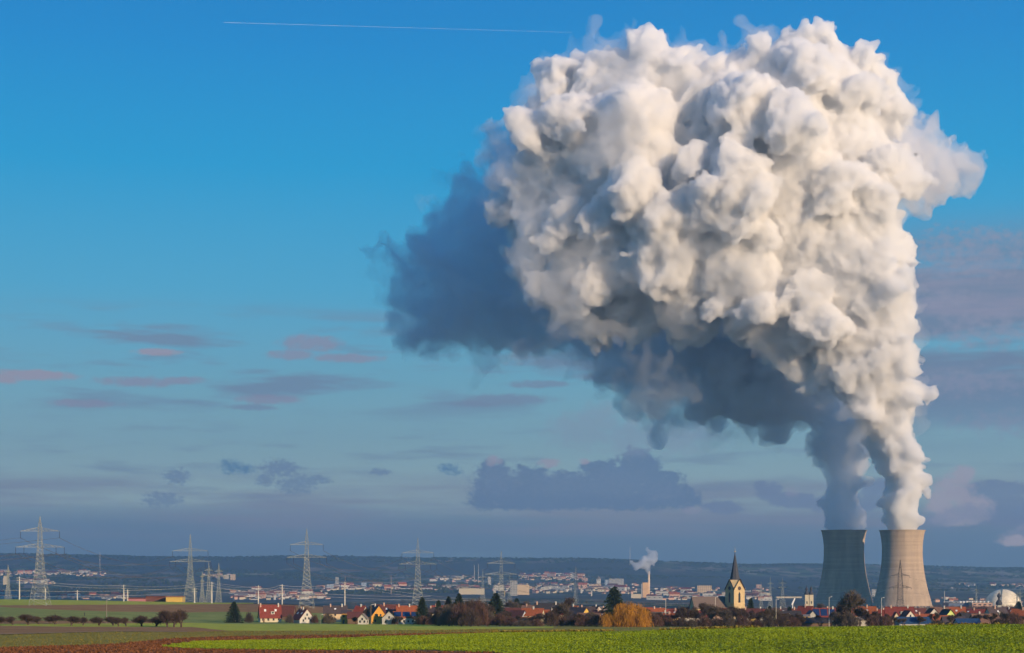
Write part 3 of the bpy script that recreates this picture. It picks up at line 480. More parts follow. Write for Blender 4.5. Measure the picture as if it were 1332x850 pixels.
HS = [
 (351,1010,12.5,9.5,2.9,10.0,16,'cream','red','old house with steep red roof, little dormer and grey shaded gable',(4,1),G2,(.05,.9),0,1,2),
 (373,1060,10,8,2.6,8.5,-8,'brown','maroon','dull brown barn roof right behind the dormered red roof',(2,1),G2,(),0,0,0),
 (394.5,990,10.5,9.5,2.4,8.2,-58,'white','red','white gabled house with red roof facing the open green',(3,1),G3,(.3,.6),0,0,2),
 (436,1030,14,9,5.2,9.6,6,'tan','dark','tan fronted house with wide dark roof joined to orange house',(3,2),G2,(.3,.8),0,0,1),
 (450.5,985,5.4,8,6,7.6,4,'orange','dark','bright orange two storey house under a dark roof',(2,2),(),(),0,0,0),
 (462,975,8.5,8,3.4,6.8,4,'brown','maroon','low dark timber barn with reddish roof beside the orange house',(0,0),(),(),0,0,0),
 (469,1030,6,7,6.4,9.8,-20,'white','red','small bright red roof patch above the timber barn',(2,1),G2,(.6,),0,0,0),
 (472.5,950,5,5,3.2,5.8,82,'white','grey','small whitish shed with arched dark gable beside the mast',(1,1),((0,-.6),),(),0,0,0),
 (488,1000,11,9.5,4.5,10.4,-62,'orange','dark','house with tall vivid orange yellow gable and dark roof',(2,1),G2,(.6,),0,0,0),
 (503,1050,16,10,4.6,10.6,5,'grey','maroon','large maroon roof behind the pale grey gable',(3,1),G2,(.4,),0,0,1),
 (506,960,6,8,3.6,7.4,-84,'grey','slate','pale grey gable with slate roof at the garden edge',(1,1),((0,0),),(),0,0,0),
 (530,1040,13,9.5,5.5,10.2,4,'white','orange','long house with glowing orange red ridge above the solar roof',(3,1),G2,(.1,.6),0,0,0),
 (528.5,985,15,8,3.8,7.2,3,'white','orange','long white bungalow with blue grey solar panels on red roof',(6,1),(),(),3,0,0),
 (561,1040,12,9,5,9.4,-50,'cream','brown','brown roofed house with pale gable half hidden by conifers',(2,1),G2,(.5,),0,0,0),
 (662,1010,14,10,3.5,9.4,-12,'brown','maroon','wide maroon barn roof beside the biggest spruce',(2,1),G2,(),0,0,0),
 (673.5,960,10,8,2.8,8.0,-40,'blue','maroon','maroon roofed house with pale blue grey gable',(1,1),((0,0),),(),0,0,0),
 (693,960,12,9.5,5.4,9.2,-14,'cream','orange','cream villa with vivid orange roof and single chimney',(4,2),G2,(.55,),0,0,0),
 (686,925,8,5,2.6,4.4,-14,'cream','orange','low cream annex in front of the orange roofed villa',(3,1),(),(),0,0,0),
 (711,1080,15,10,6,12.2,-4,'white','black','house with black roof and two small white dormers',(2,1),G2,(.1,.9),0,2,0),
 (716,1030,9,8,4,8.2,-8,'white','orange','small orange roofed house under the black roof',(2,1),G2,(.6,),0,0,0),
 (708,1000,10,8,3,6.6,-20,'pink','red','low red roof stepping down behind the cream villa',(2,1),(),(),0,0,0),
 (745,1060,8,7,7,10.8,-40,'white','orange','tiny pale gable peeping over the dark brown roof',(2,1),G2,(.6,),0,0,0),
 (752,1010,14,12,3.2,9.8,-48,'yellow','dark','dark roofed farmhouse with broad sunlit yellow gable',(2,1),(),(),0,0,0),
 (766,960,13,8,2.4,6.6,-20,'pink','brown','low pinkish brown barn roof below the yellow gable',(2,1),(),(),0,0,0),
 (781,1000,11,9,3,8.2,-40,'tan','maroon','maroon roof with narrow tan gable beside the willow',(2,1),G2,(.4,),0,0,2),
 (851,1050,13,9,6,9.6,5,'pink','orange','orange roofed house just beyond the willow crown',(3,1),G2,(.5,),0,0,0),
 (856,985,14,9,4.0,7.2,-8,'tan','grey','pale greyish pink roofed house between willow and mast',(3,1),G2,(.8,),0,0,0),
 (871,960,7,7,3.6,6.6,-30,'yellow','orange','small yellow house with orange roof by the mast',(2,1),G2,(.5,),0,0,0),
 (879,1030,8,7,5,8.6,-30,'white','red','red roof with white trim behind the small yellow house',(2,1),G2,(.5,),0,0,1),
 (901,1040,16,9,4.5,8.2,6,'white','red','long low red roof below the church nave gable',(4,1),G2,(.2,),0,0,0),
 (938,1000,9,8,6,9.6,-20,'pink','red','red roofed house under the nave and church tower',(2,1),G2,(.3,),0,0,0),
 (978,990,12,9,4.8,9.4,-14,'white','maroon','maroon roofed house with white wall beside church tower',(3,1),G2,(.2,),0,0,0),
 (981.5,930,6,6,4.6,6.6,-8,'yellow','dark','small yellow walled house among bare trees by the church',(1,2),((0,0),),(),0,0,0),
 (1003,1060,12,9,5,9.0,8,'white','red','red roof crowded between the church and the dark roofed house',(2,1),G2,(.4,),0,0,0),
 (1025,950,14,9,3.6,8.0,5,'yellow','black','black roofed house with small yellow wall and bright skylight',(3,1),G2,(),0,0,1),
 (1048,1030,9,9,5.4,11,-35,'white','red','tall red roof right below the twin towered church',(2,1),G2,(.5,),0,0,0),
 (1048.6,925,3,5,5.2,6.0,0,'yellow','grey','narrow vivid yellow building below the tall red roof',(1,2),(),(),0,0,0),
 (1055,955,7.5,8,3.6,8.2,-84,'grey','slate','grey timber gable with slate roof before the solar roof',(1,1),((0,0),),(),0,0,0),
 (1071,990,13.5,10,4.6,9.6,-4,'white','red','red edged roof covered in blue solar panels below shaded tower',(3,1),(),(.9,),3,0,0),
 (1087,960,6,6,3.4,7.0,-60,'cream','orange','small cream gable leaning out beside the solar roof',(1,1),((0,0),),(),0,0,0),
 (1060,900,16,9,1.9,4.4,4,'brown','black','low black shed roof at the crop edge below the solar roof',(0,0),(),(),0,0,0),
 (1122,905,6.5,5,3.2,4.6,0,'white','grey','white garage wall with dark marks beside the great bare tree',(2,1),(),(),0,0,0),
 (1128,1020,10,9,5.2,10.6,-16,'pink','orange','orange roofed house between the cooling towers',(2,1),G2,(.5,),0,0,1),
 (1141,1050,9,8,4,8.6,-20,'white','red','red roof tucked behind the pale mast between towers',(2,1),G2,(.5,),0,0,0),
 (1170,1000,16,11,4.6,10.2,-10,'white','red','biggest crimson roof at the foot of the sunlit cooling tower',(3,1),G2,(.2,.8),0,1,0),
 (1165,930,3.4,5,2.8,7.2,-84,'cream','red','very narrow pale gable before the crimson roof',(0,0),(),(),0,0,0),
 (1180.5,955,6,6,4.8,8.0,-70,'white','red','white gabled house end joined to the crimson roof',(1,2),((0,0),),(),0,0,0),
 (1199,970,15,9,3.2,6.0,3,'pink','orange','long orange roof beside the crimson roof above blue sheds',(3,1),(),(.4,),0,0,0),
 (1187,885,17,9,1.5,4.6,6,'grey','blue','blue sheet metal shed roof at the crop edge, wider one',(0,0),(),(),0,0,0),
 (1212,1060,7,8,5.2,9.4,-78,'white','maroon','tiny white triangular gable behind the orange roof',(1,1),((0,0),),(),0,0,0),
 (1231.5,1000,8,8,4.2,8.6,-70,'lime','black','lime green gable under a black roof',(1,1),((0,0),),(),0,0,0),
 (1224,950,10,8,2.6,5.2,0,'pink','orange','low orange roof in front of the lime gable',(2,1),(),(),0,0,0),
 (1240,920,12,8,1.6,4.6,0,'brown','dark','dark shed roof between the two blue roofs',(0,0),(),(),0,0,0),
 (1258,890,12,8,1.4,3.6,3,'grey','blue','blue sheet metal roof at the crop edge, smaller one',(0,0),(),(),0,0,0),
 (1265,960,13,9,2.4,6.2,6,'brown','black','black roofed long barn behind the smaller blue roof',(0,0),(),(.8,),0,0,0),
 (1284,920,17,10,1.8,6.0,4,'tan','brown','broad brownish barn roof near the reactor dome',(0,0),(),(.9,),0,0,0),
 (1331,930,12,10,3.6,8.6,-30,'pink','orange','bright orange red roof cut by the edge past the dome',(2,1),G2,(.5,),0,0,0),
 (306.5,1010,4.5,4.5,2.4,5.2,-60,'white','brown','tiny white hut beside the lone spruce on the meadow',(1,1),(),(),0,0,0),
]
for a in HS: house(*a[:10], win=a[10], gwin=a[11], chim=a[12], panels=a[13], dormer=a[14], sky=a[15])
rnd = random.Random(5)
look = ['steep','low','long','narrow','broad','small','tall','plain']; near = {575:'the conifer clump',600:'the tallest clump spruce',622:'the great thicket',640:'the big spruce',655:'the big spruce side',690:'the cream villa',706:'the low red roof',724:'the black roofed house',733:'the grey bare tree',760:'the dark farmhouse',775:'the maroon roof',792:'the great pointed spruce',806:'the willow crown',826:'the willow top',838:'the willow side',862:'the willow mast',886:'the pointed bare tree',908:'the nave gable',921:'the church nave',947:'the church tower foot',966:'the tower side',988:'the yellow walled house',996:'the church side mast',1014:'the wooden mast',1036:'the white crane boom',1064:'the solar roof',1082:'the cream gable',1100:'the tallest bare tree',1116:'the white garage',1150:'the tower mast',1160:'the narrow pale gable',1190:'the crimson roof end',1206:'the long orange roof',1222:'the lime gable',1244:'the smaller blue roof',1256:'the black barn',1276:'the broad barn',1296:'the dome cupola',1312:'the dome foot'}
for i_, (px, ref) in enumerate(near.items()):
    rc = ['red','maroon','orange','dark','brown','red','grey'][i_*5 % 7]; wc = ['white','cream','pink','tan','yellow'][i_*3 % 5]
    house(px, rnd.uniform(1060, 1240), rnd.uniform(10, 15), rnd.uniform(8, 10), rnd.uniform(4, 5.6), rnd.uniform(8.6, 10.6), rnd.choice((-70, -40, -12, 6, 15, -25)), wc, rc, '%s %s roofed house partly hidden behind %s' % (look[i_ % 8], {'maroon': 'dark red', 'dark': 'charcoal'}.get(rc, rc), ref), win=(3, 2), gwin=G2, chim=(rnd.uniform(.15, .8),), sky=i_ % 3)



# parish church
Y = 1080; g = gp(956, Y); s = Y/F; zz = lambda py: at(0, py, Y).z-g.z
e = empty('village_church', g, 0, 'yellow stone church with slender dark spire and long grey nave roof', 'church')
stone = mat('church_stone', (.50,.38,.21), .9, scale=.5, var=.15, bump=.3); slate = ROOF['slate']; TW = 4.4; yaw = Matrix.Rotation(R_(32), 4, 'Z')
he = zz(767); hp = zz(754.5)
m = MB(); m.add([yaw @ Vector(v) for v in [(-TW,-TW,-2),(TW,-TW,-2),(TW,TW,-2),(-TW,TW,-2),(-TW,-TW,he),(TW,-TW,he),(TW,TW,he),(-TW,TW,he),(0,-TW,hp),(TW,0,hp),(0,TW,hp),(-TW,0,hp)]], [(0,1,5,8,4),(1,2,6,9,5),(2,3,7,10,6),(3,0,4,11,7),(4,8,11),(5,9,8),(6,10,9),(7,11,10),(8,9,10,11)])
tw = m.build('tower_wall', stone, e)
for a in range(4):
    Q = yaw @ Matrix.Rotation(a*math.pi/2, 4, 'Z'); m = MB()
    z0, z1 = zz(784), zz(773)
    m.add([Q @ Vector(v) for v in [(-.8,-TW-.1,z0),(.8,-TW-.1,z0),(.8,-TW-.1,z1),(0,-TW-.1,z1+1.6),(-.8,-TW-.1,z1),(-.8,-TW+.1,z0),(.8,-TW+.1,z0),(.8,-TW+.1,z1),(0,-TW+.1,z1+1.6),(-.8,-TW+.1,z1)]], [(0,1,2,3,4),(0,1,6,5),(1,2,7,6),(2,3,8,7),(3,4,9,8),(4,0,5,9)]); m.build('lancet_window', glass, tw)
    m = MB(); c = Q @ Vector((0,-TW,zz(765.5))); n = (Q.to_3x3() @ Vector((0,-1,0))); m.bar(c-n*.1, c+n*.18, 1.25, 16); m.build('clock_face', ROOF['dark'], tw)
    m = MB(); m.box(-TW-.25, TW+.25, -TW-.3, -TW+.05, zz(786), zz(785.2), Q); m.build('ledge', stone, tw)
    for sx in (-1, 1):
        m = MB(); m.bar(Q @ Vector((sx*(TW+.4),-TW-.15,he-.3)), Q @ Vector((0,-TW-.15,hp+.35)), .32, 4); m.build('gable_edge', ROOF['black'], tw)
m = MB(); tip = zz(718.5); n = 8; vs = []
for r, z in ((TW*1.0, he+.4), (TW*.72, hp-.3), (TW*.42, zz(741)), (.12, tip)):
    for k in range(n): q = 2*math.pi*(k+.5)/n+R_(32); vs.append((r*math.cos(q)*(1.08), r*math.sin(q)*1.08, z))
m.add(vs, [(i*n+k, i*n+(k+1) % n, (i+1)*n+(k+1) % n, (i+1)*n+k) for i in range(3) for k in range(n)]+[tuple(range(n*3, n*4))]); sp = m.build('spire', slate, e)
m = MB(); m.lathe([(.05,-.6),(.5,-.3),(.6,0),(.5,.3),(.05,.6)], 10, (0,0,tip+.4)); m.build('ball', mat('gilded_metal', (.8,.65,.4), .3, metal=.6), sp)
m = MB(); ct = zz(711.5); m.box(-.09,.09,-.09,.09,tip,ct); m.box(-.8,.8,-.08,.08,ct-1.7,ct-1.45); m.build('cross', steel_dark, sp)
Q = Matrix.Translation((-15.5, 4, 0)) @ Matrix.Rotation(R_(10), 4, 'Z'); L, D, eh, rh = 11.8, 6.4, zz(791), zz(777.3)
m = MB(); m.add([Q @ Vector(v) for v in [(-L,-D,-2),(L,-D,-2),(L,D,-2),(-L,D,-2),(-L,-D,eh),(L,-D,eh),(L,D,eh),(-L,D,eh),(-L,0,rh),(L,0,rh)]], [(0,1,5,4),(2,3,7,6),(1,2,6,9,5),(3,0,4,8,7)]); m.build('nave_wall', stone, e)
m = MB()
for sg in (-1, 1): m.add([Q @ Vector(v) for v in [(-L-.4,sg*(D+.5),eh-.5),(L+.4,sg*(D+.5),eh-.5),(L+.4,0,rh+.1),(-L-.4,0,rh+.1),(-L-.4,sg*(D+.5),eh-.2),(L+.4,sg*(D+.5),eh-.2),(L+.4,0,rh+.4),(-L-.4,0,rh+.4)]], [(0,1,2,3),(4,5,6,7),(0,1,5,4),(1,2,6,5),(3,0,4,7)])
m.build('nave_roof', mat('nave_slate', (.16,.12,.10), .8, scale=1.5, var=.2), e)
for q in range(4): m = MB(); x = -L+2*L*(q+.6)/4.4; m.box(x-.6, x+.6, -D-.1, -D+.05, 2, eh-1.2, Q); m.build('nave_window', glass, e)
# twin towered church
Y = 1900; g = gp(1052.2, Y); s = Y/F; e = empty('twin_towered_church', g, 0, 'cream church with two matching dark onion spires', 'church'); H = at(0,774,Y).z-g.z
for dx in (-1, 1):
    c = dx*2.9*s; h = 2.55*s; m = MB(); m.box(c-h, c+h, -h, h, -2, H); t_ = m.build('church_tower', WALL['cream'], e)
    for z in (H*.62, H*.36): m = MB(); m.box(c-.6, c+.6, -h-.15, -h+.05, z, z+3); m.build('arched_window', glass, t_)
    m = MB(); T = at(0,761,Y).z-g.z-H; m.lathe([(h*1.15,0),(h*1.25,T*.1),(h*.9,T*.28),(h*.45,T*.38),(h*.4,T*.46),(h*.75,T*.56),(h*.5,T*.7),(.25,T*.82),(.12,T)], 12, (c,0,H)); m.build('onion_spire', slate, t_, smooth=True)
m = MB(); m.box(-9*s*.5, 9*s*.5, 2.6*s, 22, -2, H*.5); m.build('nave', WALL['cream'], e)
# white crane like excavator arm by the twin towered church
g = gp(1031, 1500); s = 1500/F; e = empty('crane', g, 0, 'little white slanted crane boom over the village roofs', 'crane'); zz2 = lambda py: at(0,py,1500).z-g.z
m = MB(); m.box(-1.5,1.5,-1.5,1.5,0,3); m.build('cab', metal_w, e); m = MB(); m.bar((0,0,3),(0,0,zz2(786)),.5,4); m.bar((-.6,0,zz2(787)),(2.0,0,zz2(778.5)),1.0,4,.7); m.build('boom', metal_w, e)
g = gp(396, 1450)
# ------------------------------------------------------------------ vegetation
def slivers(P, Dv, L, W, rg):
    """thin faces at P (n,3) along Dv (n,3) with length L and width W"""
    n = len(P); Dn = Dv/np.maximum(np.linalg.norm(Dv, axis=1, keepdims=True), 1e-6); q = rg.normal(size=(n, 3)); S = np.cross(Dn, q); S /= np.maximum(np.linalg.norm(S, axis=1, keepdims=True), 1e-6)
    L = np.broadcast_to(L, n)[:, None]; W = np.broadcast_to(W, n)[:, None]
    return np.stack([P-S*W*.5, P+S*W*.5, P+Dn*L+S*W*.25, P+Dn*L-S*W*.25], axis=1)
def bare_meshes(name, seed, h=10.0, spread=.55, ntw=2600, m=None, trunk=.22, tw=.075, first=.25, rise=.5):
    rr = random.Random(seed); rg = np.random.default_rng(seed); b = MB(); tips = []
    def grow(p, d, L, r, lev):
        q = p+d*L; b.bar(p, q, r, 5 if lev < 2 else 3, r*.62)
        if lev >= 4: tips.append((p, d, L)); return
        if lev >= 2: tips.append((p.lerp(q, .4), d, L*.8))
        for i in range(3 if lev < 3 else 2):
            a = rr.uniform(0, 6.283); v = Vector((math.cos(a), math.sin(a), rr.uniform(-.1, .5)*rise)); nd = (d*(1-spread)+v*spread+Vector((0,0,.12))).normalized()
            grow(p.lerp(q, rr.uniform(.55, 1) if i else 1), nd, L*rr.uniform(.62, .85), r*.58, lev+1)
    grow(Vector((0,0,-.3)), Vector((rr.uniform(-.08,.08), rr.uniform(-.08,.08), 1)).normalized(), h*first, trunk, 0)
    me = b.build(name+'_trunk', bark); T = me.data; bpy.data.objects.remove(me)
    k = rg.integers(0, len(tips), ntw); P = np.array([tuple(tips[i][0]) for i in k]); D = np.array([tuple(tips[i][1]) for i in k]); Ls = np.array([tips[i][2] for i in k])
    P = P+D*(Ls*rg.random(ntw))[:, None]+rg.normal(size=(ntw, 3))*.12; V = D*.6+rg.normal(size=(ntw, 3))*.45+np.array([0, 0, .12])
    C = quads(name+'_crown', slivers(P, V, rg.uniform(.5, 1.3, ntw)*h/10, tw, rg), m or twig)
    zmax = max(float((P[:, 2]).max())+.5, 1); return T, C, zmax, float(np.percentile(np.abs(P[:, :2]), 97))
def spruce_meshes(seed, h=10.0, r=2.6, n=5200):
    rg = np.random.default_rng(seed); b = MB(); b.bar((0,0,-.3), (0,0,h*.97), .22, 6, .04); o = b.build('t', bark); T = o.data; bpy.data.objects.remove(o)
    t = rg.random(n)**1.35*.93+.05; layer = np.round(t*12)/12+rg.normal(size=n)*.014; z = h*layer; a = rg.random(n)*6.283; lob = 1+.38*np.sin(a*5+layer*41)+.28*np.sin(a*3+layer*90)
    R = r*(1.02-layer)**.85*lob*rg.uniform(.25, 1.0, n); P = np.stack([np.cos(a)*R, np.sin(a)*R, z-R*.22+rg.normal(size=n)*.1], 1); D = np.stack([np.cos(a), np.sin(a), -.35+rg.normal(size=n)*.25], 1)
    return T, quads('c', slivers(P, D, rg.uniform(.4, .8, n), .22, rg), spruce_m), h, r*.78
def shrub_meshes(seed, m, h=4.0, r=3.2, n=3600, tw=.07):
    rg = np.random.default_rng(seed); b = MB()
    for k in range(9): a = 6.283*k/9; b.bar((0,0,-.2), (math.cos(a)*r*.5, math.sin(a)*r*.5, h*.6), .07, 4, .03)
    o = b.build('t', bark); T = o.data; bpy.data.objects.remove(o)
    a = rg.random(n)*6.283; u = rg.random(n)**.6; lob = 1+.22*np.sin(a*3+seed)+.16*np.sin(a*7+seed*2); R = r*lob*u; top = h*np.sqrt(np.maximum(0, 1-(u*.96)**2))*(1+.2*np.sin(a*4+u*9)); z = top*rg.random(n)**.6
    P = np.stack([np.cos(a)*R, np.sin(a)*R, z], 1); D = np.stack([np.cos(a)*.5, np.sin(a)*.5, np.ones(n)], 1)+rg.normal(size=(n, 3))*.4
    return T, quads('c', slivers(P, D, rg.uniform(.5, 1.1, n), tw, rg), m), h, r
def willow_meshes(seed, m, h=10.0, r=8, n=26000):
    rg = np.random.default_rng(seed); rr = random.Random(seed); b = MB(); b.bar((0,0,-.3), (.2,0,h*.3), .75, 8, .55)
    heads = []
    for k in range(34):
        a = rr.uniform(0, 6.283); q = rr.uniform(.05, .86); R = r*q; z = h*(.97-.75*q*q)*rr.uniform(.82, 1)*(1 if math.cos(a) > -.2 else .88); p = Vector((math.cos(a)*R, math.sin(a)*R*.8, z)); mid = Vector((p.x*.35, p.y*.35, h*.55))
        b.bar((.2,0,h*.27), mid, .3, 5, .18); b.bar(mid, p, .18, 4, .05); heads.append((p, rr.uniform(.7, 1.7)))
    o = b.build('t', bark); T = o.data; bpy.data.objects.remove(o); k = rg.integers(0, len(heads), n); C = np.array([tuple(heads[i][0]) for i in k]); W = np.array([heads[i][1] for i in k])
    P = C+rg.normal(size=(n, 3))*np.stack([W*.62, W*.62, W*.35], 1); drop = rg.random(n)**1.2*np.maximum(P[:, 2]-.6, .3); out = P[:, :2]/np.maximum(np.linalg.norm(P[:, :2], axis=1, keepdims=True), .5)
    P[:, :2] += out*(drop*.10)[:, None]; P[:, 2] -= drop; D = np.stack([out[:, 0]*.1, out[:, 1]*.1, -np.ones(n)], 1)+rg.normal(size=(n, 3))*.13
    return T, quads('c', slivers(P, D, rg.uniform(.7, 1.6, n), .07, rg), m), h, r
BARE = [bare_meshes('bare', s, ntw=3000, spread=sp, first=f) for s, sp, f in ((1,.5,.26),(2,.6,.22),(3,.45,.28),(4,.55,.24))]
BAREG = [bare_meshes('bareg', s, ntw=3200, spread=.5, m=twig_grey) for s in (11, 12)]
ORCH = [bare_meshes('orch', s, h=6.5, spread=.56, ntw=1500, trunk=.2, first=.13, rise=1.7, tw=.055) for s in (21, 22, 23, 24)]
FIR = [spruce_meshes(s, r=rr_) for s, rr_ in ((31, 2.6), (32, 3.2), (33, 2.2))]
SHR = [shrub_meshes(41, twig), shrub_meshes(42, twig_red), shrub_meshes(43, twig_grey), shrub_meshes(44, twig_red)]
def plant(kind, T, px, Y, top, width, label, cat, group=None, rz=None, z_=None):
    """a tree whose crown top is seen at height top, with crown width in px"""
    g = gp(px, Y); H = at(0, top, Y).z-g.z; e = empty(kind, g, (px*1.7) % 6.28 if rz is None else rz, label, cat, group); sz = H/T[2]; sw = width*Y/F/2/T[3]; e.scale = (sw, sw, sz)
    kid('trunk', T[0], e); kid('crown', T[1], e); return e
OR = [(-3,800.5,14,2),(16.5,801,13,1),(36.5,798,15,0),(50,801,13,1),(72,799,20,2),(93,800.5,15,3),(108,802,11,1),(128.5,801.5,17,2),(147,801.5,14,0),(154,802,10,3),(164,802,9,1),(184,799.5,16,3),(203,801,17,2),(217.5,792,15,0),(226,794,16,1),(235.5,791,16,3)]
for i, (px, top, w, v) in enumerate(OR):
    plant('orchard_tree', ORCH[v], px, 640+(i*37 % 30), top, w, '%s bare orchard tree in the field row, counting toward the village' % ORD[i], 'tree', 'bare fruit trees along the field strip')
g = gp(110, 900); mb = MB(); mb.box(-.14,.14,-.14,.14,-.3,1.5); mb.lathe([(.2,1.45),(.26,1.6),(.26,1.8),(.05,1.95)], 8); tag(mb.build('dark_upright', ROOF['black'], None, g), 'tiny dark upright figure standing on the dull meadow behind the orchard row', 'post')  # plain post shape standing in for a tiny dark upright figure
fl = [(304.5,985,783.5,12.5,0,'lone dark spruce on the meadow beside the tiny white hut'), (549,960,778,12,0,'spruce at the end of the long white bungalow'), (570.5,960,782,9,2,'small spruce before the pale gable'), (583.5,970,777,11,0,'pointed spruce in the middle of the conifer clump'), (597,960,773,15,1,'tallest spruce of the clump above the brown shrubs'),
      (608,965,783,9,2,'short spruce at the end of the conifer clump'), (645,940,772.5,20,1,'big dark spruce standing alone beside the maroon barn'), (799,960,764.5,23,1,'great pointed spruce towering behind the golden willow'), (672,1300,779,9,2,'distant rounded conifer above the maroon barn'), (976.5,1050,779,10,1,'small dark conifer just past the church tower'), (1027,1000,790,8,2,'dark conifer tip among roofs near the twin towered church'), (1001,960,789,8,0,'dark conifer tip between the masts'), (1325,1700,783,9,2,'dark conifer in the wood beside the dome'), (1332.5,1500,789,8,0,'dark conifer at the very edge past the dome')]
for px, Y, top, w, v, lab in fl: plant('spruce_tree', FIR[v], px, Y, top, w*1.3, lab, 'spruce', 'dark conifers of the village')
WL = willow_meshes(51, willow_m, n=17000)
plant('weeping_willow', WL, 815, 830, 778, 68, 'huge golden weeping willow at the crop edge', 'willow', rz=.4)
# bare trees: px, Y, top, width, mesh
bt = [(1108,880,767.5,30,BAREG[0],'tallest dark bare tree in front of the shaded cooling tower'), (1096,900,790,20,BARE[1],'low bare tree leaning on the tallest bare tree'), (731,900,785,20,BAREG[1],'grey bare tree beside the dark brown farmhouse roof'), (738,1000,777,16,BARE[2],'rounded brown tree behind the farmhouse'),
      (626,1000,783,22,BARE[0],'brown bare tree between the conifer clump and the big spruce'), (665,1250,781,22,BAREG[0],'far bare tree over the maroon barn'), (683,1300,782,14,BAREG[1],'smaller far bare tree over the cream villa'), (718,900,795,16,BARE[1],'dark bare tree by the low red roof'),
      (744,880,799,14,BARE[0],'dark bare tree in front of the farmhouse'), (847,880,799,12,BARE[3],'bare tree at the willow edge'), (858,880,796,17,BARE[2],'bare tree between willow and mast'), (877,870,797,16,BARE[0],'bare tree just past the willow mast'), (892,860,788,18,BARE[1],'pointed bare tree before the low red roof'),
      (905,860,794,16,BARE[3],'bare tree below the nave gable'), (914,880,784,18,BARE[2],'bare tree covering the church nave'), (924,870,786,18,BAREG[0],'greyer bare tree covering the church nave'), (938,880,789,20,BARE[0],'bare tree just before the church mast'), (951,890,788,18,BARE[3],'dark bare tree at the church tower foot'),
      (961,880,790,18,BARE[1],'bare tree covering the church tower foot'), (972,870,796,16,BARE[2],'bare tree beside the small yellow house'), (992,880,794,19,BARE[0],'bare tree past the small yellow house'), (1003,880,791,17,BAREG[1],'greyish bare tree near the church side mast'), (1015,870,797,16,BARE[3],'bare tree before the black roofed house'),
      (1034,880,797,15,BARE[1],'bare tree hiding the black roofed house corner'), (1136,880,795,16,BARE[2],'bare tree by the mast between the towers'), (1150,875,798,14,BARE[0],'bare tree beside the crimson roof'), (1092,1000,787,15,BARE[3],'bare tree at the side of the solar roof'), (1247,1100,797,16,BARE[2],'bare tree over the smaller blue roof'), (481,1000,788,14,BARE[0],'bare tree behind the orange gable'), (540,960,801,13,BAREG[1],'pale bare tree in the bungalow garden'), (463,960,802,9,BARE[1],'bare sapling by the timber barn'), (518,950,801.5,10,BAREG[0],'grey bare sapling before the bungalow'), (1070,1500,785,14,BAREG[1],'hazy bare tree at the shaded tower foot')]
extra = [(566,870,793,17,0,'thicket opening'),(576,880,787,20,2,'conifer gap'),(588,870,784,22,1,'middle spruce'),(601,880,788,20,3,'tall clump spruce'),(613,870,782,22,0,'thicket centre'),(618,880,779,18,2,'thicket crest'),(632,900,786,18,1,'great spruce flank'),(656,890,795,16,3,'maroon barn corner'),(670,870,800,16,0,'maroon barn gable'),(690,860,802,14,2,'villa garden'),(703,900,797,16,1,'villa roof tail'),(725,900,790,18,3,'black roofed house'),(754,880,797,16,0,'yellow gable foot'),(768,880,796,18,2,'low pinkish barn'),(838,900,790,16,1,'willow far side'),(886,880,792,18,3,'small yellow house'),(899,900,789,18,0,'long low red roof'),(929,900,785,20,1,'nave wall'),(944,860,793,18,2,'nave end'),(982,900,793,16,0,'maroon church house'),(1010,900,790,16,2,'wooden mast foot'),(1024,900,797,14,3,'bright skylight roof'),(1041,870,801,13,1,'narrow yellow building'),(1064,905,799,12,0,'solar roof front'),(1086,880,795,16,2,'black shed corner'),(1101,890,776,20,1,'tallest tree neighbour'),(1119,890,789,18,3,'garage side'),(1129,880,797,14,0,'orange roof front'),(1158,880,800,14,1,'narrow pale gable'),(1174,870,804,12,2,'crimson roof eave'),(1196,880,801,12,3,'long orange roof'),(1216,900,796,14,0,'white triangular gable'),(1238,900,799,14,1,'lime gable side'),(1252,1000,795,16,2,'black long barn'),(1272,900,799,14,3,'broad brown barn'),(1290,900,797,18,0,'cupola front'),(1308,880,796,20,2,'dome front'),(1324,890,799,18,1,'edge orange roof')]
for i_, (px, Y, top, w, v, ref) in enumerate(extra): bt.append((px, Y, top, w, [BARE[0], BARE[1], BAREG[0], BARE[3]][v], '%s leafless tree crowding the %s' % (['dark', 'brown', 'greyish', 'thin'][v], ref)))
for px, Y, top, w, M, lab in bt: plant('bare_tree', M, px, Y, top, w, lab, 'tree', 'bare winter trees in the village')
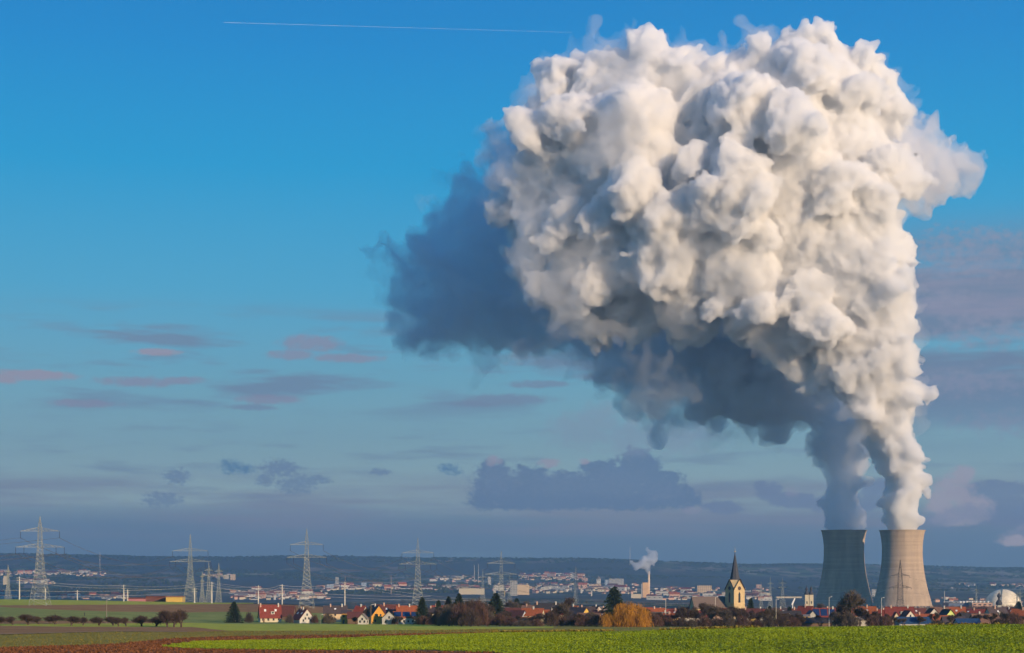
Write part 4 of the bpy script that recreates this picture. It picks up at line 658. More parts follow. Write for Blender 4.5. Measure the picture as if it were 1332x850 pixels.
sh = [(324,985,799,10,0,'dark round bush beside the grey shaded gable'), (377,985,801,10,2,'brown bush between the two red roofed houses'), (410,985,802,8,1,'bush at the corner of the white gabled house'), (427,965,800,16,2,'greyish bare bush before the wide dark roof'), (514,955,804,8,3,'reddish bush at the bungalow corner'), (550,940,803,16,1,'low bush at the conifer foot'), (560,935,804,14,3,'reddish brush past the bungalow'),
      (571,860,798,20,0,'dark brown shrub opening the great thicket'), (584,850,792,26,2,'tall shrub of the great thicket under the middle spruces'), (600,840,790,28,1,'tallest reddish shrub of the great thicket'), (612,830,796,24,0,'darkest shrub of the great thicket'), (622,850,786,26,3,'rounded tall brown shrub before the big spruce'), (634,870,797,20,2,'greyish shrub at the big spruce foot'), (650,860,802,22,1,'low shrub under the big spruce'), (664,850,805,20,3,'low reddish scrub before the maroon barn'), (680,840,808,22,2,'low scrub before the cream villa'),
      (698,840,807,18,1,'scrub at the villa corner'), (716,850,798,18,0,'dark bush beyond the low red roof'), (730,860,803,18,3,'reddish bush before the farmhouse'), (746,850,804,20,0,'dark green brown bush under the yellow gable'), (760,840,804,20,1,'bush before the low barn roof'), (776,840,802,18,3,'bush leaning on the willow'), (853,850,802,18,1,'bush at the willow side'), (868,860,805,20,3,'low russet bush by the willow mast'), (884,850,806,22,0,'low bush row start under pointed bare tree'),
      (900,850,807,18,2,'greyish low bush below the nave'), (916,850,804,20,1,'russet low bush below the nave'), (932,850,806,20,0,'dark low bush under the church mast'), (948,850,803,20,2,'greyish low bush at the church foot'), (966,850,804,20,1,'low bush before the church house'), (984,850,808,18,3,'russet bush under the yellow house'), (1000,850,803,20,2,'greyish hedge bush near the side mast'), (1016,850,804,20,0,'dark hedge bush before black roofed house'), (1032,850,805,16,1,'russet hedge bush near narrow yellow building'),
      (1092,855,803,16,0,'dark bush at the black shed corner'), (1106,850,800,22,2,'brush around the tallest bare tree'), (1136,850,803,18,3,'russet bush by the white garage wall'), (1152,850,804,18,1,'russet brush before the crimson roof'), (1220,860,808,18,2,'low brush between the blue roofs'), (1302,860,806,22,0,'dark brush at the broad barn'), (1318,870,800,22,1,'russet brush near the frame end'), (1245,1000,803,16,3,'hazy russet bush by the black barn')]
for px, Y, top, w, k, lab in sh: plant('bare_shrub', SHR[k], px, Y, top, w, lab, 'bush', 'bare shrubs along the village edge')
# extra roofs of the village interior are partly hidden; fill the rear with hedging woods
def wood(name, pts, m, label, n, h, r, seed, per=60, tw=.35):
    """a far wood that reads as one mass: pts is a list of (px0, px1, Y0, Y1)"""
    rg = np.random.default_rng(seed); out = []
    for i in range(n):
        a = pts[rg.integers(0, len(pts))]; px = rg.uniform(a[0], a[1]); Y = rg.uniform(a[2], a[3]); g = gp(px, Y); hh = h*rg.uniform(.65, 1.2); q = rg.normal(size=(per, 3)); q /= np.linalg.norm(q, axis=1, keepdims=True); q *= rg.uniform(.3, 1, (per, 1))
        P = np.array(g)+q*np.array([r, r, hh*.42])+np.array([0, 0, hh*.55]); D = q+rg.normal(size=(per, 3))*.5+np.array([0, 0, .5]); out.append(slivers(P, D, rg.uniform(.8, 1.6, per)*h/9, tw*h/9, rg))
    me = quads(name, np.concatenate(out), m); return tag(kid2(name, me), label, 'woodland', None, 'stuff')
def kid2(name, me): o = bpy.data.objects.new(name, me); COL.objects.link(o); return o
wood('woodland', [(1215,1345,2150,2700),(1236,1345,1900,2200)], twig_red, 'purplish bare woodland in front of the reactor dome', 900, 11, 4, 3, 90, .32)
wood('tree_belt', [(1040,1240,2500,2860)], twig_grey, 'grey brown tree belt at the feet of the cooling towers', 420, 7, 4, 4, 80, .32)
wood('village_thicket', [(560,1340,1110,1300)], twig, 'bare garden thickets among the village roofs', 330, 6.5, 3.4, 6, 90, .18)
wood('roadside_thicket', [(560,1340,890,1000)], twig_red, 'low bare scrub between the front houses', 240, 4.0, 2.6, 8, 90, .10)
wood('plain_thicket', [(440,1240,3300,4300)], twig_grey, 'purple grey brush over the plain before the town', 420, 8, 8, 9, 60, .5)
forest_m = mat('far_forest', (.018,.030,.016), 1, scale=.01, col2=(.035,.045,.022), world=True)
def forest(name, regs, label, n, seed):
    rg = np.random.default_rng(seed); V = []
    for i in range(n):
        a = regs[rg.integers(0, len(regs))]; px = rg.uniform(a[0], a[1]); Y = rg.uniform(a[2], a[3])
        if noise.noise(Vector(((px-CX)*Y/F/700, Y/500, seed))) < a[4]: continue
        g = np.array(gp(px, Y)); h = rg.uniform(7, 14)*(.6+.4*(Y < 9500)); r = rg.uniform(6, 12); a0 = rg.random()*6.28; ring = np.array([[math.cos(a0+k*1.2566)*r, math.sin(a0+k*1.2566)*r, h*.35] for k in range(5)])+g; base = ring*1; base[:, 2] = g[2]-2; top = g+np.array([0, 0, h])
        mid = (ring-g)*.62+g; mid[:, 2] = g[2]+h*.8
        for k in range(5): j = (k+1) % 5; V += [[base[k], base[j], ring[j], ring[k]], [ring[k], ring[j], mid[j], mid[k]], [mid[k], mid[j], top, top]]
    me = quads(name, np.array(V), forest_m); return tag(kid2(name, me), label, 'forest', None, 'stuff')
forest('hill_forest', [(-40,1372,11600,12500,-.25),(-40,700,9300,11000,.02),(700,1372,9500,11200,.12),(-40,1372,7000,9200,.22),(-40,620,6300,7600,.1)], 'dark blue forest blanketing the far hills', 15000, 2)

# ------------------------------------------------------------------ crop plants and clods near the camera
leaf = bpy.data.materials.new('crop_leaf'); leaf.use_nodes = True; nt = leaf.node_tree; b = nt.nodes['Principled BSDF']; b.inputs['Roughness'].default_value = .55; b.inputs['Specular IOR Level'].default_value = .3
oi = nt.nodes.new('ShaderNodeNewGeometry'); n_ = nt.nodes.new('ShaderNodeTexNoise'); n_.inputs['Scale'].default_value = .05; n_.inputs['Detail'].default_value = 5; nt.links.new(oi.outputs['Position'], n_.inputs['Vector'])
ad = nt.nodes.new('ShaderNodeMath'); ad.operation = 'MULTIPLY_ADD'; ad.inputs[1].default_value = .45; nt.links.new(oi.outputs['Random Per Island'], ad.inputs[0]); nt.links.new(n_.outputs['Fac'], ad.inputs[2])
rp = nt.nodes.new('ShaderNodeValToRGB'); rp.color_ramp.elements[0].position = .38; rp.color_ramp.elements[1].position = .95; rp.color_ramp.elements[0].color = (.10,.16,.001,1); rp.color_ramp.elements[1].color = (.235,.30,.002,1)
nt.links.new(ad.outputs[0], rp.inputs[0]); nt.links.new(rp.outputs[0], b.inputs['Base Color'])
def dist_at(tab, px, y0=120, cap0=1700):
    v = float(np.interp(px, [a for a, _ in tab], [c for _, c in tab])); h = hit(px, v, y0, cap0); cap = float(np.interp(px, [640, 800], [1700, 351])); return min(h.y if h else cap0, cap-(850-v)*.1)
def scatter(lo, hi, px0, px1, dens, seed, size, nf, m, name, label, cat, flat=False, lomin=190, gaps=0.0):
    rg = np.random.default_rng(seed); cols = np.arange(px0, px1, 12); out = []
    for c in cols:
        a = max(lomin, dist_at(lo, c+6)) if lo else lomin; z = dist_at(hi, c+6)
        if z <= a+1: continue
        area = (z*z-a*a)/2*12/F; k = int(area*dens)
        px = rg.uniform(c, c+12, k); Y = np.sqrt(rg.uniform(a*a, z*z, k)); x = (px-CX)*Y/F
        Y0 = np.linspace(a, z, 12); zs = np.array([zg((c+6-CX)*q/F, q) for q in Y0]); zz_ = np.interp(Y, Y0, zs)
        P = np.stack([x, Y, zz_], 1)
        if gaps: keep = np.array([noise.noise(Vector((p[0]/2.2, p[1]/3.5, seed))) for p in P]) > -.62+gaps; P = P[keep]
        k = len(P)
        for _ in range(nf):
            s = size*rg.uniform(.6, 1.4, k)[:, None]; th = rg.random(k)*6.283; el = rg.uniform(.25, 1.1, k) if not flat else rg.uniform(0, .9, k)
            D = np.stack([np.cos(th)*np.cos(el), np.sin(th)*np.cos(el), np.sin(el)], 1); S = np.stack([-np.sin(th), np.cos(th), np.zeros(k)], 1)
            b0 = P+rg.normal(size=(k, 3))*np.array([.09, .09, .02])*size/.26; out.append(np.stack([b0-S*s*.18, b0+D*s*.6-S*s*.42, b0+D*s, b0+D*s*.6+S*s*.42], 1))
    me = quads(name, np.concatenate(out), m); print(name, len(me.polygons)); return tag(kid2(name, me), label, cat, None, 'stuff')
scatter(CB, CT, 212, 1400, 6.5, 61, .22, 4, leaf, 'crop_plants', 'bright yellow green leafy crop covering the near field', 'crop', gaps=.18)
clod = mat('soil_clods', (.11,.038,.012), 1, scale=.6, col2=(.25,.10,.035), world=True)
scatter(None, B1, -60, 212, 3.0, 62, .26, 2, clod, 'soil_clods', 'red brown clods on the ploughed field', 'soil', flat=True, lomin=205)
scatter(None, [(212,842),(250,844.8),(400,846.6),(640,849.9),(700,850)], 212, 690, 3.0, 63, .24, 2, clod, 'headland_clods', 'red brown clods along the crop headland', 'soil', flat=True, lomin=205)
scatter(CT, B1, 212, 640, 1.6, 64, .3, 2, clod, 'strip_clods', 'red brown clods in the ploughed strip', 'soil', flat=True)
tuft = mat('grass_tufts', (.15,.125,.012), .9, scale=.08, col2=(.23,.18,.03), world=True)
scatter(B1, B2, -60, 640, .5, 65, .2, 2, tuft, 'grass_tufts', 'short olive grass and stubble tufts', 'grass')
scatter([(640,823.2),(800,822),(1000,816.8),(1332,812.8),(W1,812.5)], [(640,822.6),(800,821.4),(1000,816),(1332,812),(W1,812)], 640, 1400, 3, 66, .5, 3, tuft, 'verge_grass', 'dry olive grass verge behind the crop', 'grass')
# ---- plume blobs: (px, py, radius px, depth metres relative to the tower distance)
D0 = 3000.0; VOX = 3.3
BRIGHT = [
 (1173.5,684,24,0),(1173,677,24,0),(1172,668,25,0),(1170,658,26,0),(1168,648,28,-2),(1168,626,29,-4),(1165,604,33,-6),(1160,578,39,-8),
 (1172,588,32,-20),(1150,548,46,-8),(1163,520,42,-20),(1130,500,55,0),(1150,470,44,-30),(1105,455,66,10),(1140,430,52,-25),
 (1080,400,84,20),(1130,385,62,-30),(1060,345,95,30),(1115,345,66,-30),(1110,290,72,-10),(1040,280,105,30),
 (1120,250,66,0),(1090,190,82,30),(1010,200,110,20),(1080,120,62,30),(1045,72,38,40),(990,116,62,50),
 (930,168,98,60),(940,260,110,20),(900,340,88,40),(960,350,80,0),(1000,400,66,0),
 (850,132,80,80),(790,112,64,90),(760,85,30,90),(720,95,30,110),(830,220,110,60),(770,180,88,90),(735,220,85,120),
 (700,250,60,140),(760,300,82,110),(820,320,80,70),(740,360,62,140),(770,395,50,150),(850,385,56,100),(900,104,46,60),(720,160,50,130),(1160,150,34,60),(1150,110,24,60),
 (1130,90,24,50),(1012,74,22,50),(960,80,25,60),(880,80,22,70),(822,70,22,80),(690,300,44,160),
]
LOBE = [(1150,170,44,120),(1175,180,40,150),(1160,200,52,140),(1195,205,50,170),(1230,215,42,190),(1262,222,26,200),(1215,240,34,180),(1180,240,38,170)]
DARK1 = [
 (1097.8,686,24,121),(1097.8,677,24,121),(1097,668,25,122),(1096,656,27,122),(1096,644,30,123),(1096,632,30,123),(1094,620,31,124),(1095,606,31,126),(1094,594,32,127),(1092,578,36,130),(1104,566,28,122),(1090,556,36,130),(1082,546,40,140),
 (1056,522,44,175),(1010,512,54,230),(960,500,60,280),(1020,460,64,240),(960,440,76,270)]
DARK2 = [(900,480,64,320),(840,460,60,360),(880,420,78,330),(800,430,60,380),(760,440,44,400),(700,420,54,430),(650,390,70,450),(600,400,62,470),(560,420,46,480),(540,400,38,490),
 (640,320,70,440),(590,340,62,470),(550,360,46,480),(660,260,54,420),(620,280,46,450),(660,200,40,400),(640,175,24,410),(580,300,38,480),
 (520,330,24,500),(490,335,15,505),(530,440,26,490),(700,340,80,420),(720,280,70,400),(610,240,24,450),(520,420,22,500),
 (870,525,38,350),(930,545,32,320),(990,548,30,280),(835,505,34,370)]
WISP = [(560,268,13,0),(573,262,9,0),(620,165,12,0),(608,178,9,0),(690,452,17,120),(720,455,18,110),(660,458,13,130),(625,462,10,140),(590,468,7,150),(740,440,18,100),(855,495,24,60),(875,515,22,60),(835,475,20,60),(895,490,20,60),(880,470,26,60),(850,520,22,60),(900,515,18,60),(815,490,16,60),(840,450,20,50),
 (862,540,16,60),(835,550,12,80),(1020,560,14,200),(650,185,14,60),(648,215,12,60)]
def children_blobs(blobs, seed, n1=24, n2=7, n3=3):
    R = random.Random(seed); out = []; l0 = [(at(px, py, D0+d), r*(D0+d)/F) for px, py, r, d in blobs]
    zr = at(0, 690, D0).z if blobs[0][1] > 680 and blobs[0][2] > 20 else -1e9
    def rnd(): return Vector((R.gauss(0,1), R.gauss(0,1), R.gauss(0,1))).normalized()
    A = np.array([c[:] for c, r in l0]); B = np.array([r for c, r in l0])
    def buried(p, r, skip):
        q = np.linalg.norm(A-np.array(p[:]), axis=1) < B-.35*r
        if skip >= 0: q[skip] = False
        return bool(q.any()) or p.z-r < zr
    out += [(c, r*.84) for c, r in l0]; l1 = []; l2 = []
    for i, (c, r) in enumerate(l0):
        for _ in range(n1):
            k = R.uniform(.17, .42); p = c+rnd()*r*R.uniform(.68, .98)
            if not buried(p, r*k, i): l1.append((p, r*k))
    for c, r in l1:
        for _ in range(n2):
            k = R.uniform(.26, .5); p = c+rnd()*r*R.uniform(.8, 1.05)
            if not buried(p, r*k, -1): l2.append((p, r*k))
    out += l1+l2
    for c, r in l2:
        if r < 7: continue
        for _ in range(n3):
            k = R.uniform(.3, .5); p = c+rnd()*r*R.uniform(.85, 1.1)
            if not buried(p, r*k, -1) and r*k > 3: out.append((p, r*k))
    return out
def drop_crumbs(me, least):
    """keep only the connected pieces with at least so many vertices"""
    n = len(me.vertices); ed = np.empty(len(me.edges)*2, dtype=np.int32); me.edges.foreach_get('vertices', ed); ed = ed.reshape(-1, 2); lab = np.arange(n)
    while True:
        m = np.minimum(lab[ed[:, 0]], lab[ed[:, 1]]); new = lab.copy(); np.minimum.at(new, ed[:, 0], m); np.minimum.at(new, ed[:, 1], m); new = new[new]
        if (new == lab).all(): break
        lab = new
    cnt = np.bincount(lab, minlength=n); bad = cnt[lab] < least
    if least == 0: bad = lab != int(cnt.argmax())
    if bad.any():
        bm = bmesh.new(); bm.from_mesh(me); bm.verts.ensure_lookup_table(); bmesh.ops.delete(bm, geom=[bm.verts[i] for i in np.nonzero(bad)[0]], context='VERTS'); bm.to_mesh(me); bm.free()
    return me
def blob_mesh(name, spheres, voxel, seed, amp=1.0, torn=6.0, adv_amt=1.0):
    VV = []; TT = []; base = 0
    for sub, sel in ((2, [s for s in spheres if s[1] > voxel*4]), (1, [s for s in spheres if s[1] <= voxel*4])):
        if not sel: continue
        bm = bmesh.new(); bmesh.ops.create_icosphere(bm, subdivisions=sub+1, radius=1)
        V = np.array([v.co[:] for v in bm.verts]); T = np.array([[v.index for v in f.verts] for f in bm.faces]); bm.free()
        C_ = np.array([s[0][:] for s in sel]); Q = np.array([s[1] for s in sel]); n = len(sel)
        VV.append((V[None]*Q[:, None, None]+C_[:, None]).reshape(-1, 3)); TT.append((T[None]+(np.arange(n)*len(V))[:, None, None]).reshape(-1, 3)+base); base += n*len(V)
    VV = np.concatenate(VV); TT = np.concatenate(TT)
    me = bpy.data.meshes.new(name+'_tmp'); me.vertices.add(len(VV)); me.vertices.foreach_set('co', VV.ravel())
    me.loops.add(TT.size); me.loops.foreach_set('vertex_index', TT.ravel()); me.polygons.add(len(TT)); me.polygons.foreach_set('loop_start', np.arange(len(TT))*3); me.update(calc_edges=True)
    o = bpy.data.objects.new(name+'_tmp', me); COL.objects.link(o)
    m = o.modifiers.new('r', 'REMESH'); m.mode = 'VOXEL'; m.voxel_size = voxel
    m = o.modifiers.new('s', 'SMOOTH'); m.iterations = 1; m.factor = .5
    dg = bpy.context.evaluated_depsgraph_get(); ev = o.evaluated_get(dg); out = bpy.data.meshes.new_from_object(ev)
    bpy.data.objects.remove(o); bpy.data.meshes.remove(me)
    nv = len(out.vertices); co = np.empty(nv*3); out.vertices.foreach_get('co', co); co = co.reshape(-1, 3)
    nm = np.empty(nv*3); out.vertices.foreach_get('normal', nm); nm = nm.reshape(-1, 3); disp = np.zeros(nv); s3 = Vector((seed, seed*2, 0)); vz = noise.voronoi; nz = noise.noise
    zr = at(0, 690, D0).z+3; big = max(q[0].y for q in spheres) < 4000; nv_ = noise.noise_vector; adv = np.zeros((nv, 3)); tb = noise.turbulence
    for i in range(nv):
        p = Vector(co[i]); w_ = nv_(p/34+s3)*11
        disp[i] = 9*(.45-vz((p+w_)/52+s3)[0][0])+13*(.45-vz((p+w_)/25+s3)[0][0])+8.5*(.45-vz((p+w_*.5)/11)[0][0])+torn*(tb(p/38+s3, 4, True)-.55)
        adv[i] = (nv_(p/100+s3)*22+nv_(p/42-s3)*10+nv_(p/16)*2.6)*adv_amt
    fade = np.clip((co[:, 2]-zr)/90, .06, 1) if big else np.ones(nv)
    co += adv*fade[:, None]+nm*(disp*amp*fade)[:, None]
    out.vertices.foreach_set('co', co.ravel()); out.polygons.foreach_set('use_smooth', np.ones(len(out.polygons), dtype=bool)); out.update(); out.name = name
    out.update()
    o = bpy.data.objects.new(name+'_tmp', out); COL.objects.link(o); m = o.modifiers.new('r', 'REMESH'); m.mode = 'VOXEL'; m.voxel_size = voxel*.92; m.use_smooth_shade = True
    dg = bpy.context.evaluated_depsgraph_get(); fin = bpy.data.meshes.new_from_object(o.evaluated_get(dg)); bpy.data.objects.remove(o); bpy.data.meshes.remove(out); fin.name = name
    if name == 'bright_billows':                    # the finest curls
        nf = len(fin.vertices); co = np.empty(nf*3); fin.vertices.foreach_get('co', co); co = co.reshape(-1, 3); nm = np.empty(nf*3); fin.vertices.foreach_get('normal', nm); nm = nm.reshape(-1, 3); d = np.zeros(nf)
        for i in range(nf): p = Vector(co[i]); d[i] = 7.0*(.42-vz(p/19+s3)[0][0])+3.2*(.42-vz(p/8.5)[0][0])
        co += nm*(d*(np.clip((co[:, 2]-zr)/60, .15, 1)))[:, None]; fin.vertices.foreach_set('co', co.ravel()); fin.update()
    print(name, len(spheres), nv, len(fin.vertices)); return drop_crumbs(fin, 0 if 'wisp' in name else 400)
HAZE = 6.4e-5; SKYS = .1; SKYG = .92; SUN = 5.0; EXPO = 0.44
# ------------------------------------------------------------------ steam
SMOKE_B = vol('lit_steam', .125, (.998,.9965,.995), .1); SMOKE_D = vol('shade_tinted_steam', .05, (.935,.95,.975))  # second steam has shade put into its lower, bluer scattering colour
e = empty('steam_plume', at(1173.6, 690, D0), 0, 'huge billowing white steam plume rising from the sunlit cooling tower', 'steam plume')
def as_kid(name, me, parent, m):
    me.transform(Matrix.Translation(-parent.location)); o = bpy.data.objects.new(name, me); COL.objects.link(o); me.materials.clear(); me.materials.append(m); o.parent = parent; return o
as_kid('bright_billows', blob_mesh('bright_billows', children_blobs(BRIGHT, 3), VOX, 1.3), e, SMOKE_B)
as_kid('steam_veil', blob_mesh('steam_veil', children_blobs([b for b in BRIGHT if b[1] < 560], 17), 6, 4.4, 1.3, 40, 1.5), e, vol('veil_steam', .010, (.985,.984,.982)))
as_kid('torn_edge', blob_mesh('torn_edge', children_blobs([(690,330,34,20),(700,285,34,20),(680,245,30,30),(660,215,24,30),(715,385,32,20),(735,420,28,20),(775,435,26,20),(800,430,22,10),(690,360,26,40),(665,280,22,40),(745,350,34,0)], 19), 4.5, 6.6, 1.2, 45, 2.0), e, vol('torn_steam', .011, (.985,.984,.982)))
as_kid('drifting_lobe', blob_mesh('drifting_lobe', children_blobs(LOBE, 8), VOX, 1.7, 1, 26, 1.6), e, vol('lobe_steam', .034, (.97,.97,.98)))
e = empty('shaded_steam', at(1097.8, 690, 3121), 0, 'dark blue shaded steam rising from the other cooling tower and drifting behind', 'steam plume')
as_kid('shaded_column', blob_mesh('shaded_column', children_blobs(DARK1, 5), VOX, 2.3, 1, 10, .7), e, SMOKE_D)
as_kid('shaded_drift', blob_mesh('shaded_drift', children_blobs(DARK2, 6), 5, 2.9, 1.2, 40, 1.8), e, vol('shade_tinted_drift', .022, (.92,.94,.965)))  # drift colour also darkened and blued to paint in the shade
as_kid('drift_veil', blob_mesh('drift_veil', children_blobs([(a, b+4, r*1.1, d) for a, b, r, d in DARK2], 26), 8, 7.9, 1.2, 60, 2.2), e, vol('drift_veil', .005, (.90,.92,.95)))  # veil carries the same painted shade, darkest of the steam colours
for k, (nm_, bl, sd) in enumerate([('low_wisp', WISP[4:10], 9), ('lit_wisp', WISP[10:21], 10), ('high_wisp', WISP[:2], 12), ('edge_wisp', WISP[2:4]+WISP[22:], 13)]): as_kid(nm_, blob_mesh(nm_, children_blobs(bl, sd, 14, 5), 3.6, sd*.7, 1.0, 34, 2.0), e, vol('wisp_steam', .0065, (.985,.98,.975)))
def puff(name, Y, bl, m, label, cat='steam puff', vox=3, kind=None, amp=.4, seed=1, group=None, aa=0.0):
    sph = children_blobs([(a, b_, r, d+Y-D0) for a, b_, r, d in bl], seed, 12, 5); me = blob_mesh(name, sph, vox, seed*1.3, amp, 6, aa); c = Vector(at(bl[0][0], bl[0][1], Y)); me.transform(Matrix.Translation(-c))
    o = bpy.data.objects.new(name, me); COL.objects.link(o); o.location = c; me.materials.clear(); me.materials.append(m); return tag(o, label, cat, group, kind)
puff('chimney_steam', 5000, [(842.5,746,2.6,0),(842,742,3.6,0),(841,739,4.5,0),(840,735,6.5,0),(836,731,8.5,0),(846,729,8.5,5),(849,721,7,8),(828,734,6.5,0),(823,731,5,-5),(827,740,4,0),(843,716,5,8),(852,728,5.5,3),(838,724,6,3)], vol('chimney_vapour', .06, (.99,.99,.99)), 'small white steam puff over the heating plant chimney', vox=2.6, amp=.6, seed=3, aa=.5)
puff('low_steam', 4900, [(871,769,4,0),(874,763,4,0),(879,758,3,0),(867,764,3,0)], vol('low_vapour', .02, (.99,.99,.99)), 'faint white steam drifting beside the town silo', vox=2.6, amp=.4, seed=4, aa=.4)

# ------------------------------------------------------------------ haze
zmin = min(v[2] for v in gv)-1.2
hz = MB(); hz.box(-14000, 14000, -1600, 13550, zmin, 1120); tag(hz.build('haze', vol('haze_air', HAZE, (.31,.58,.84), .3)), kind='stuff')

# ------------------------------------------------------------------ clouds beyond the haze

# airliner trail
Y = 27000; a = at(291, 29.5, Y); b_ = at(745, 42.5, Y); m = MB(); n = 40; L = [a.lerp(b_, i/n) for i in range(n+1)]
for i, (p, q) in enumerate(zip(L, L[1:])): r = (1.15-.7*i/n)*(1+.5*noise.noise(Vector((i*.7, 0, 0)))); m.bar(p-a, q-a, r, 6)
tr = mat('ice_trail', (.8,.84,.9), 1, scale=.002, var=.05); tag(m.build('vapour_trail', tr, None, a), 'thin straight white vapour trail high in the blue sky', 'vapour trail')

# ------------------------------------------------------------------ sky, sun, camera
AZ = R_(40); EL = R_(13)
w = bpy.data.worlds.new('World'); sc.world = w; w.use_nodes = True; nt = w.node_tree; bg = nt.nodes['Background']; L_ = nt.links.new
def N(t, **k):
    n = nt.nodes.new(t)
    for a, v in k.items(): setattr(n, a, v)
    return n
def math_(op, a, b=None, c=None, clamp=False):
    n = N('ShaderNodeMath', operation=op, use_clamp=clamp)
    for i, v in enumerate((a, b, c)):
        if v is None: continue
        if isinstance(v, (int, float)): n.inputs[i].default_value = v
        else: L_(v, n.inputs[i])
    return n.outputs[0]
sky = N('ShaderNodeTexSky', sky_type='NISHITA', sun_disc=False, sun_elevation=EL, sun_rotation=math.pi-AZ, altitude=200); sky.air_density = 1.2; sky.dust_density = .6; sky.ozone_density = 3
tc = N('ShaderNodeTexCoord'); sp = N('ShaderNodeSeparateXYZ'); L_(tc.outputs['Generated'], sp.inputs[0])
hor = math_('SQRT', math_('ADD', math_('MULTIPLY', sp.outputs[0], sp.outputs[0]), math_('MULTIPLY', sp.outputs[1], sp.outputs[1])))
tane = math_('DIVIDE', sp.outputs[2], math_('MAXIMUM', hor, .001)); azi = math_('ARCTAN2', sp.outputs[0], sp.outputs[1])
grad = N('ShaderNodeValToRGB'); cr = grad.color_ramp; L_(math_('MULTIPLY', tane, 2.5, clamp=True), grad.inputs[0])
# colours of clear air by elevation (tan of elevation x 2.5)
ST = [(0,(.13,.20,.27)),(.03,(.15,.235,.285)),(.055,(.23,.30,.33)),(.085,(.315,.39,.38)),(.12,(.335,.435,.41)),(.19,(.26,.42,.43)),(.29,(.15,.385,.485)),(.42,(.06,.355,.56)),(.60,(.002,.29,.57)),(.78,(.0,.215,.53)),(.90,(.0,.175,.48)),(1,(.0,.13,.39))]
cr.elements[0].position = 0; cr.elements[0].color = (*ST[0][1], 1); cr.elements[1].position = 1; cr.elements[1].color = (*ST[-1][1], 1)
for p, c in ST[1:-1]: q = cr.elements.new(p); q.color = (*c, 1)
gs = N('ShaderNodeVectorMath', operation='SCALE'); L_(grad.outputs[0], gs.inputs[0]); gs.inputs['Scale'].default_value = SKYG/SKYS
mx = N('ShaderNodeMix', data_type='RGBA'); mx.inputs['Factor'].default_value = .95; L_(sky.outputs[0], mx.inputs['A']); L_(gs.outputs[0], mx.inputs['B'])
cur = mx.outputs['Result']
def layer(cur, scale_az, scale_el, seed, e0, e1, thr, soft, col, a0=None, a1=None, amt=1.0, det=4, dist=0.0):
    """a sheet of stratus in the direction sphere, between elevations e0..e1 (tan) and azimuths a0..a1"""
    cb = N('ShaderNodeCombineXYZ'); L_(math_('MULTIPLY', azi, scale_az), cb.inputs[0]); L_(math_('MULTIPLY', tane, scale_el), cb.inputs[1]); cb.inputs[2].default_value = seed
    n = N('ShaderNodeTexNoise', noise_dimensions='3D'); n.inputs['Scale'].default_value = 1; n.inputs['Detail'].default_value = det; n.inputs['Roughness'].default_value = .58; n.inputs['Distortion'].default_value = dist; L_(cb.outputs[0], n.inputs['Vector'])
    f = math_('DIVIDE', math_('SUBTRACT', n.outputs['Fac'], thr), soft, clamp=True)
    m_ = N('ShaderNodeMapRange', interpolation_type='SMOOTHSTEP'); L_(tane, m_.inputs[0]); d = (e1-e0)*.3; m_.inputs[1].default_value = e0; m_.inputs[2].default_value = e0+d
    m2 = N('ShaderNodeMapRange', interpolation_type='SMOOTHSTEP'); L_(tane, m2.inputs[0]); m2.inputs[1].default_value = e1; m2.inputs[2].default_value = e1-d
    f = math_('MULTIPLY', math_('MULTIPLY', f, m_.outputs[0]), m2.outputs[0])
    if a0 is not None:
        m3 = N('ShaderNodeMapRange', interpolation_type='SMOOTHSTEP'); L_(azi, m3.inputs[0]); m3.inputs[1].default_value = a0; m3.inputs[2].default_value = a0+.05; f = math_('MULTIPLY', f, m3.outputs[0])
        m4 = N('ShaderNodeMapRange', interpolation_type='SMOOTHSTEP'); L_(azi, m4.inputs[0]); m4.inputs[1].default_value = a1; m4.inputs[2].default_value = a1-.05; f = math_('MULTIPLY', f, m4.outputs[0])
    f = math_('MULTIPLY', f, amt); x = N('ShaderNodeMix', data_type='RGBA'); L_(f, x.inputs['Factor']); L_(cur, x.inputs['A']); x.inputs['B'].default_value = (*[c*SKYG/SKYS for c in col], 1); return x.outputs['Result']
NOI = {}
def puffs(cur, ell, col, seed, amt=.9, rag=1.5, soft=.35, sc_=150, flat=0.0):
    """cumulus seen far off in given directions: ell is a list of (px, py, half width, half height) measured in the view"""
    if sc_ not in NOI:
        cb = N('ShaderNodeCombineXYZ'); L_(math_('MULTIPLY', azi, sc_), cb.inputs[0]); L_(math_('MULTIPLY', tane, sc_*1.5), cb.inputs[1])
        n = N('ShaderNodeTexNoise', noise_dimensions='2D'); n.inputs['Scale'].default_value = 1; n.inputs['Detail'].default_value = 5; n.inputs['Roughness'].default_value = .64; L_(cb.outputs[0], n.inputs['Vector']); NOI[sc_] = n
    n = NOI[sc_]; best = None
    for px, py, rx, ry in ell:
        a = math.atan((px-CX)/F); e_ = (HY-py)/F*math.cos(a); dx = math_('MULTIPLY', math_('SUBTRACT', azi, a), F/rx); dy = math_('MULTIPLY', math_('SUBTRACT', tane, e_), F/ry)
        d = math_('SUBTRACT', 1.0, math_('ADD', math_('MULTIPLY', dx, dx), math_('MULTIPLY', dy, dy))); best = d if best is None else math_('MAXIMUM', best, d)
    f = math_('ADD', math_('MAXIMUM', best, -1.5), math_('MULTIPLY', math_('SUBTRACT', n.outputs['Fac'], .5), rag*2)); f = math_('DIVIDE', f, soft, clamp=True); f = math_('MULTIPLY', f, amt)
    x = N('ShaderNodeMix', data_type='RGBA'); L_(f, x.inputs['Factor']); L_(cur, x.inputs['A']); x.inputs['B'].default_value = (*[c*SKYG/SKYS for c in col], 1); return x.outputs['Result']
cur = layer(cur, 3, 60, 5, -.03, .052, .26, .2, (.105,.155,.24), amt=.8)                      # blue grey band over the hills
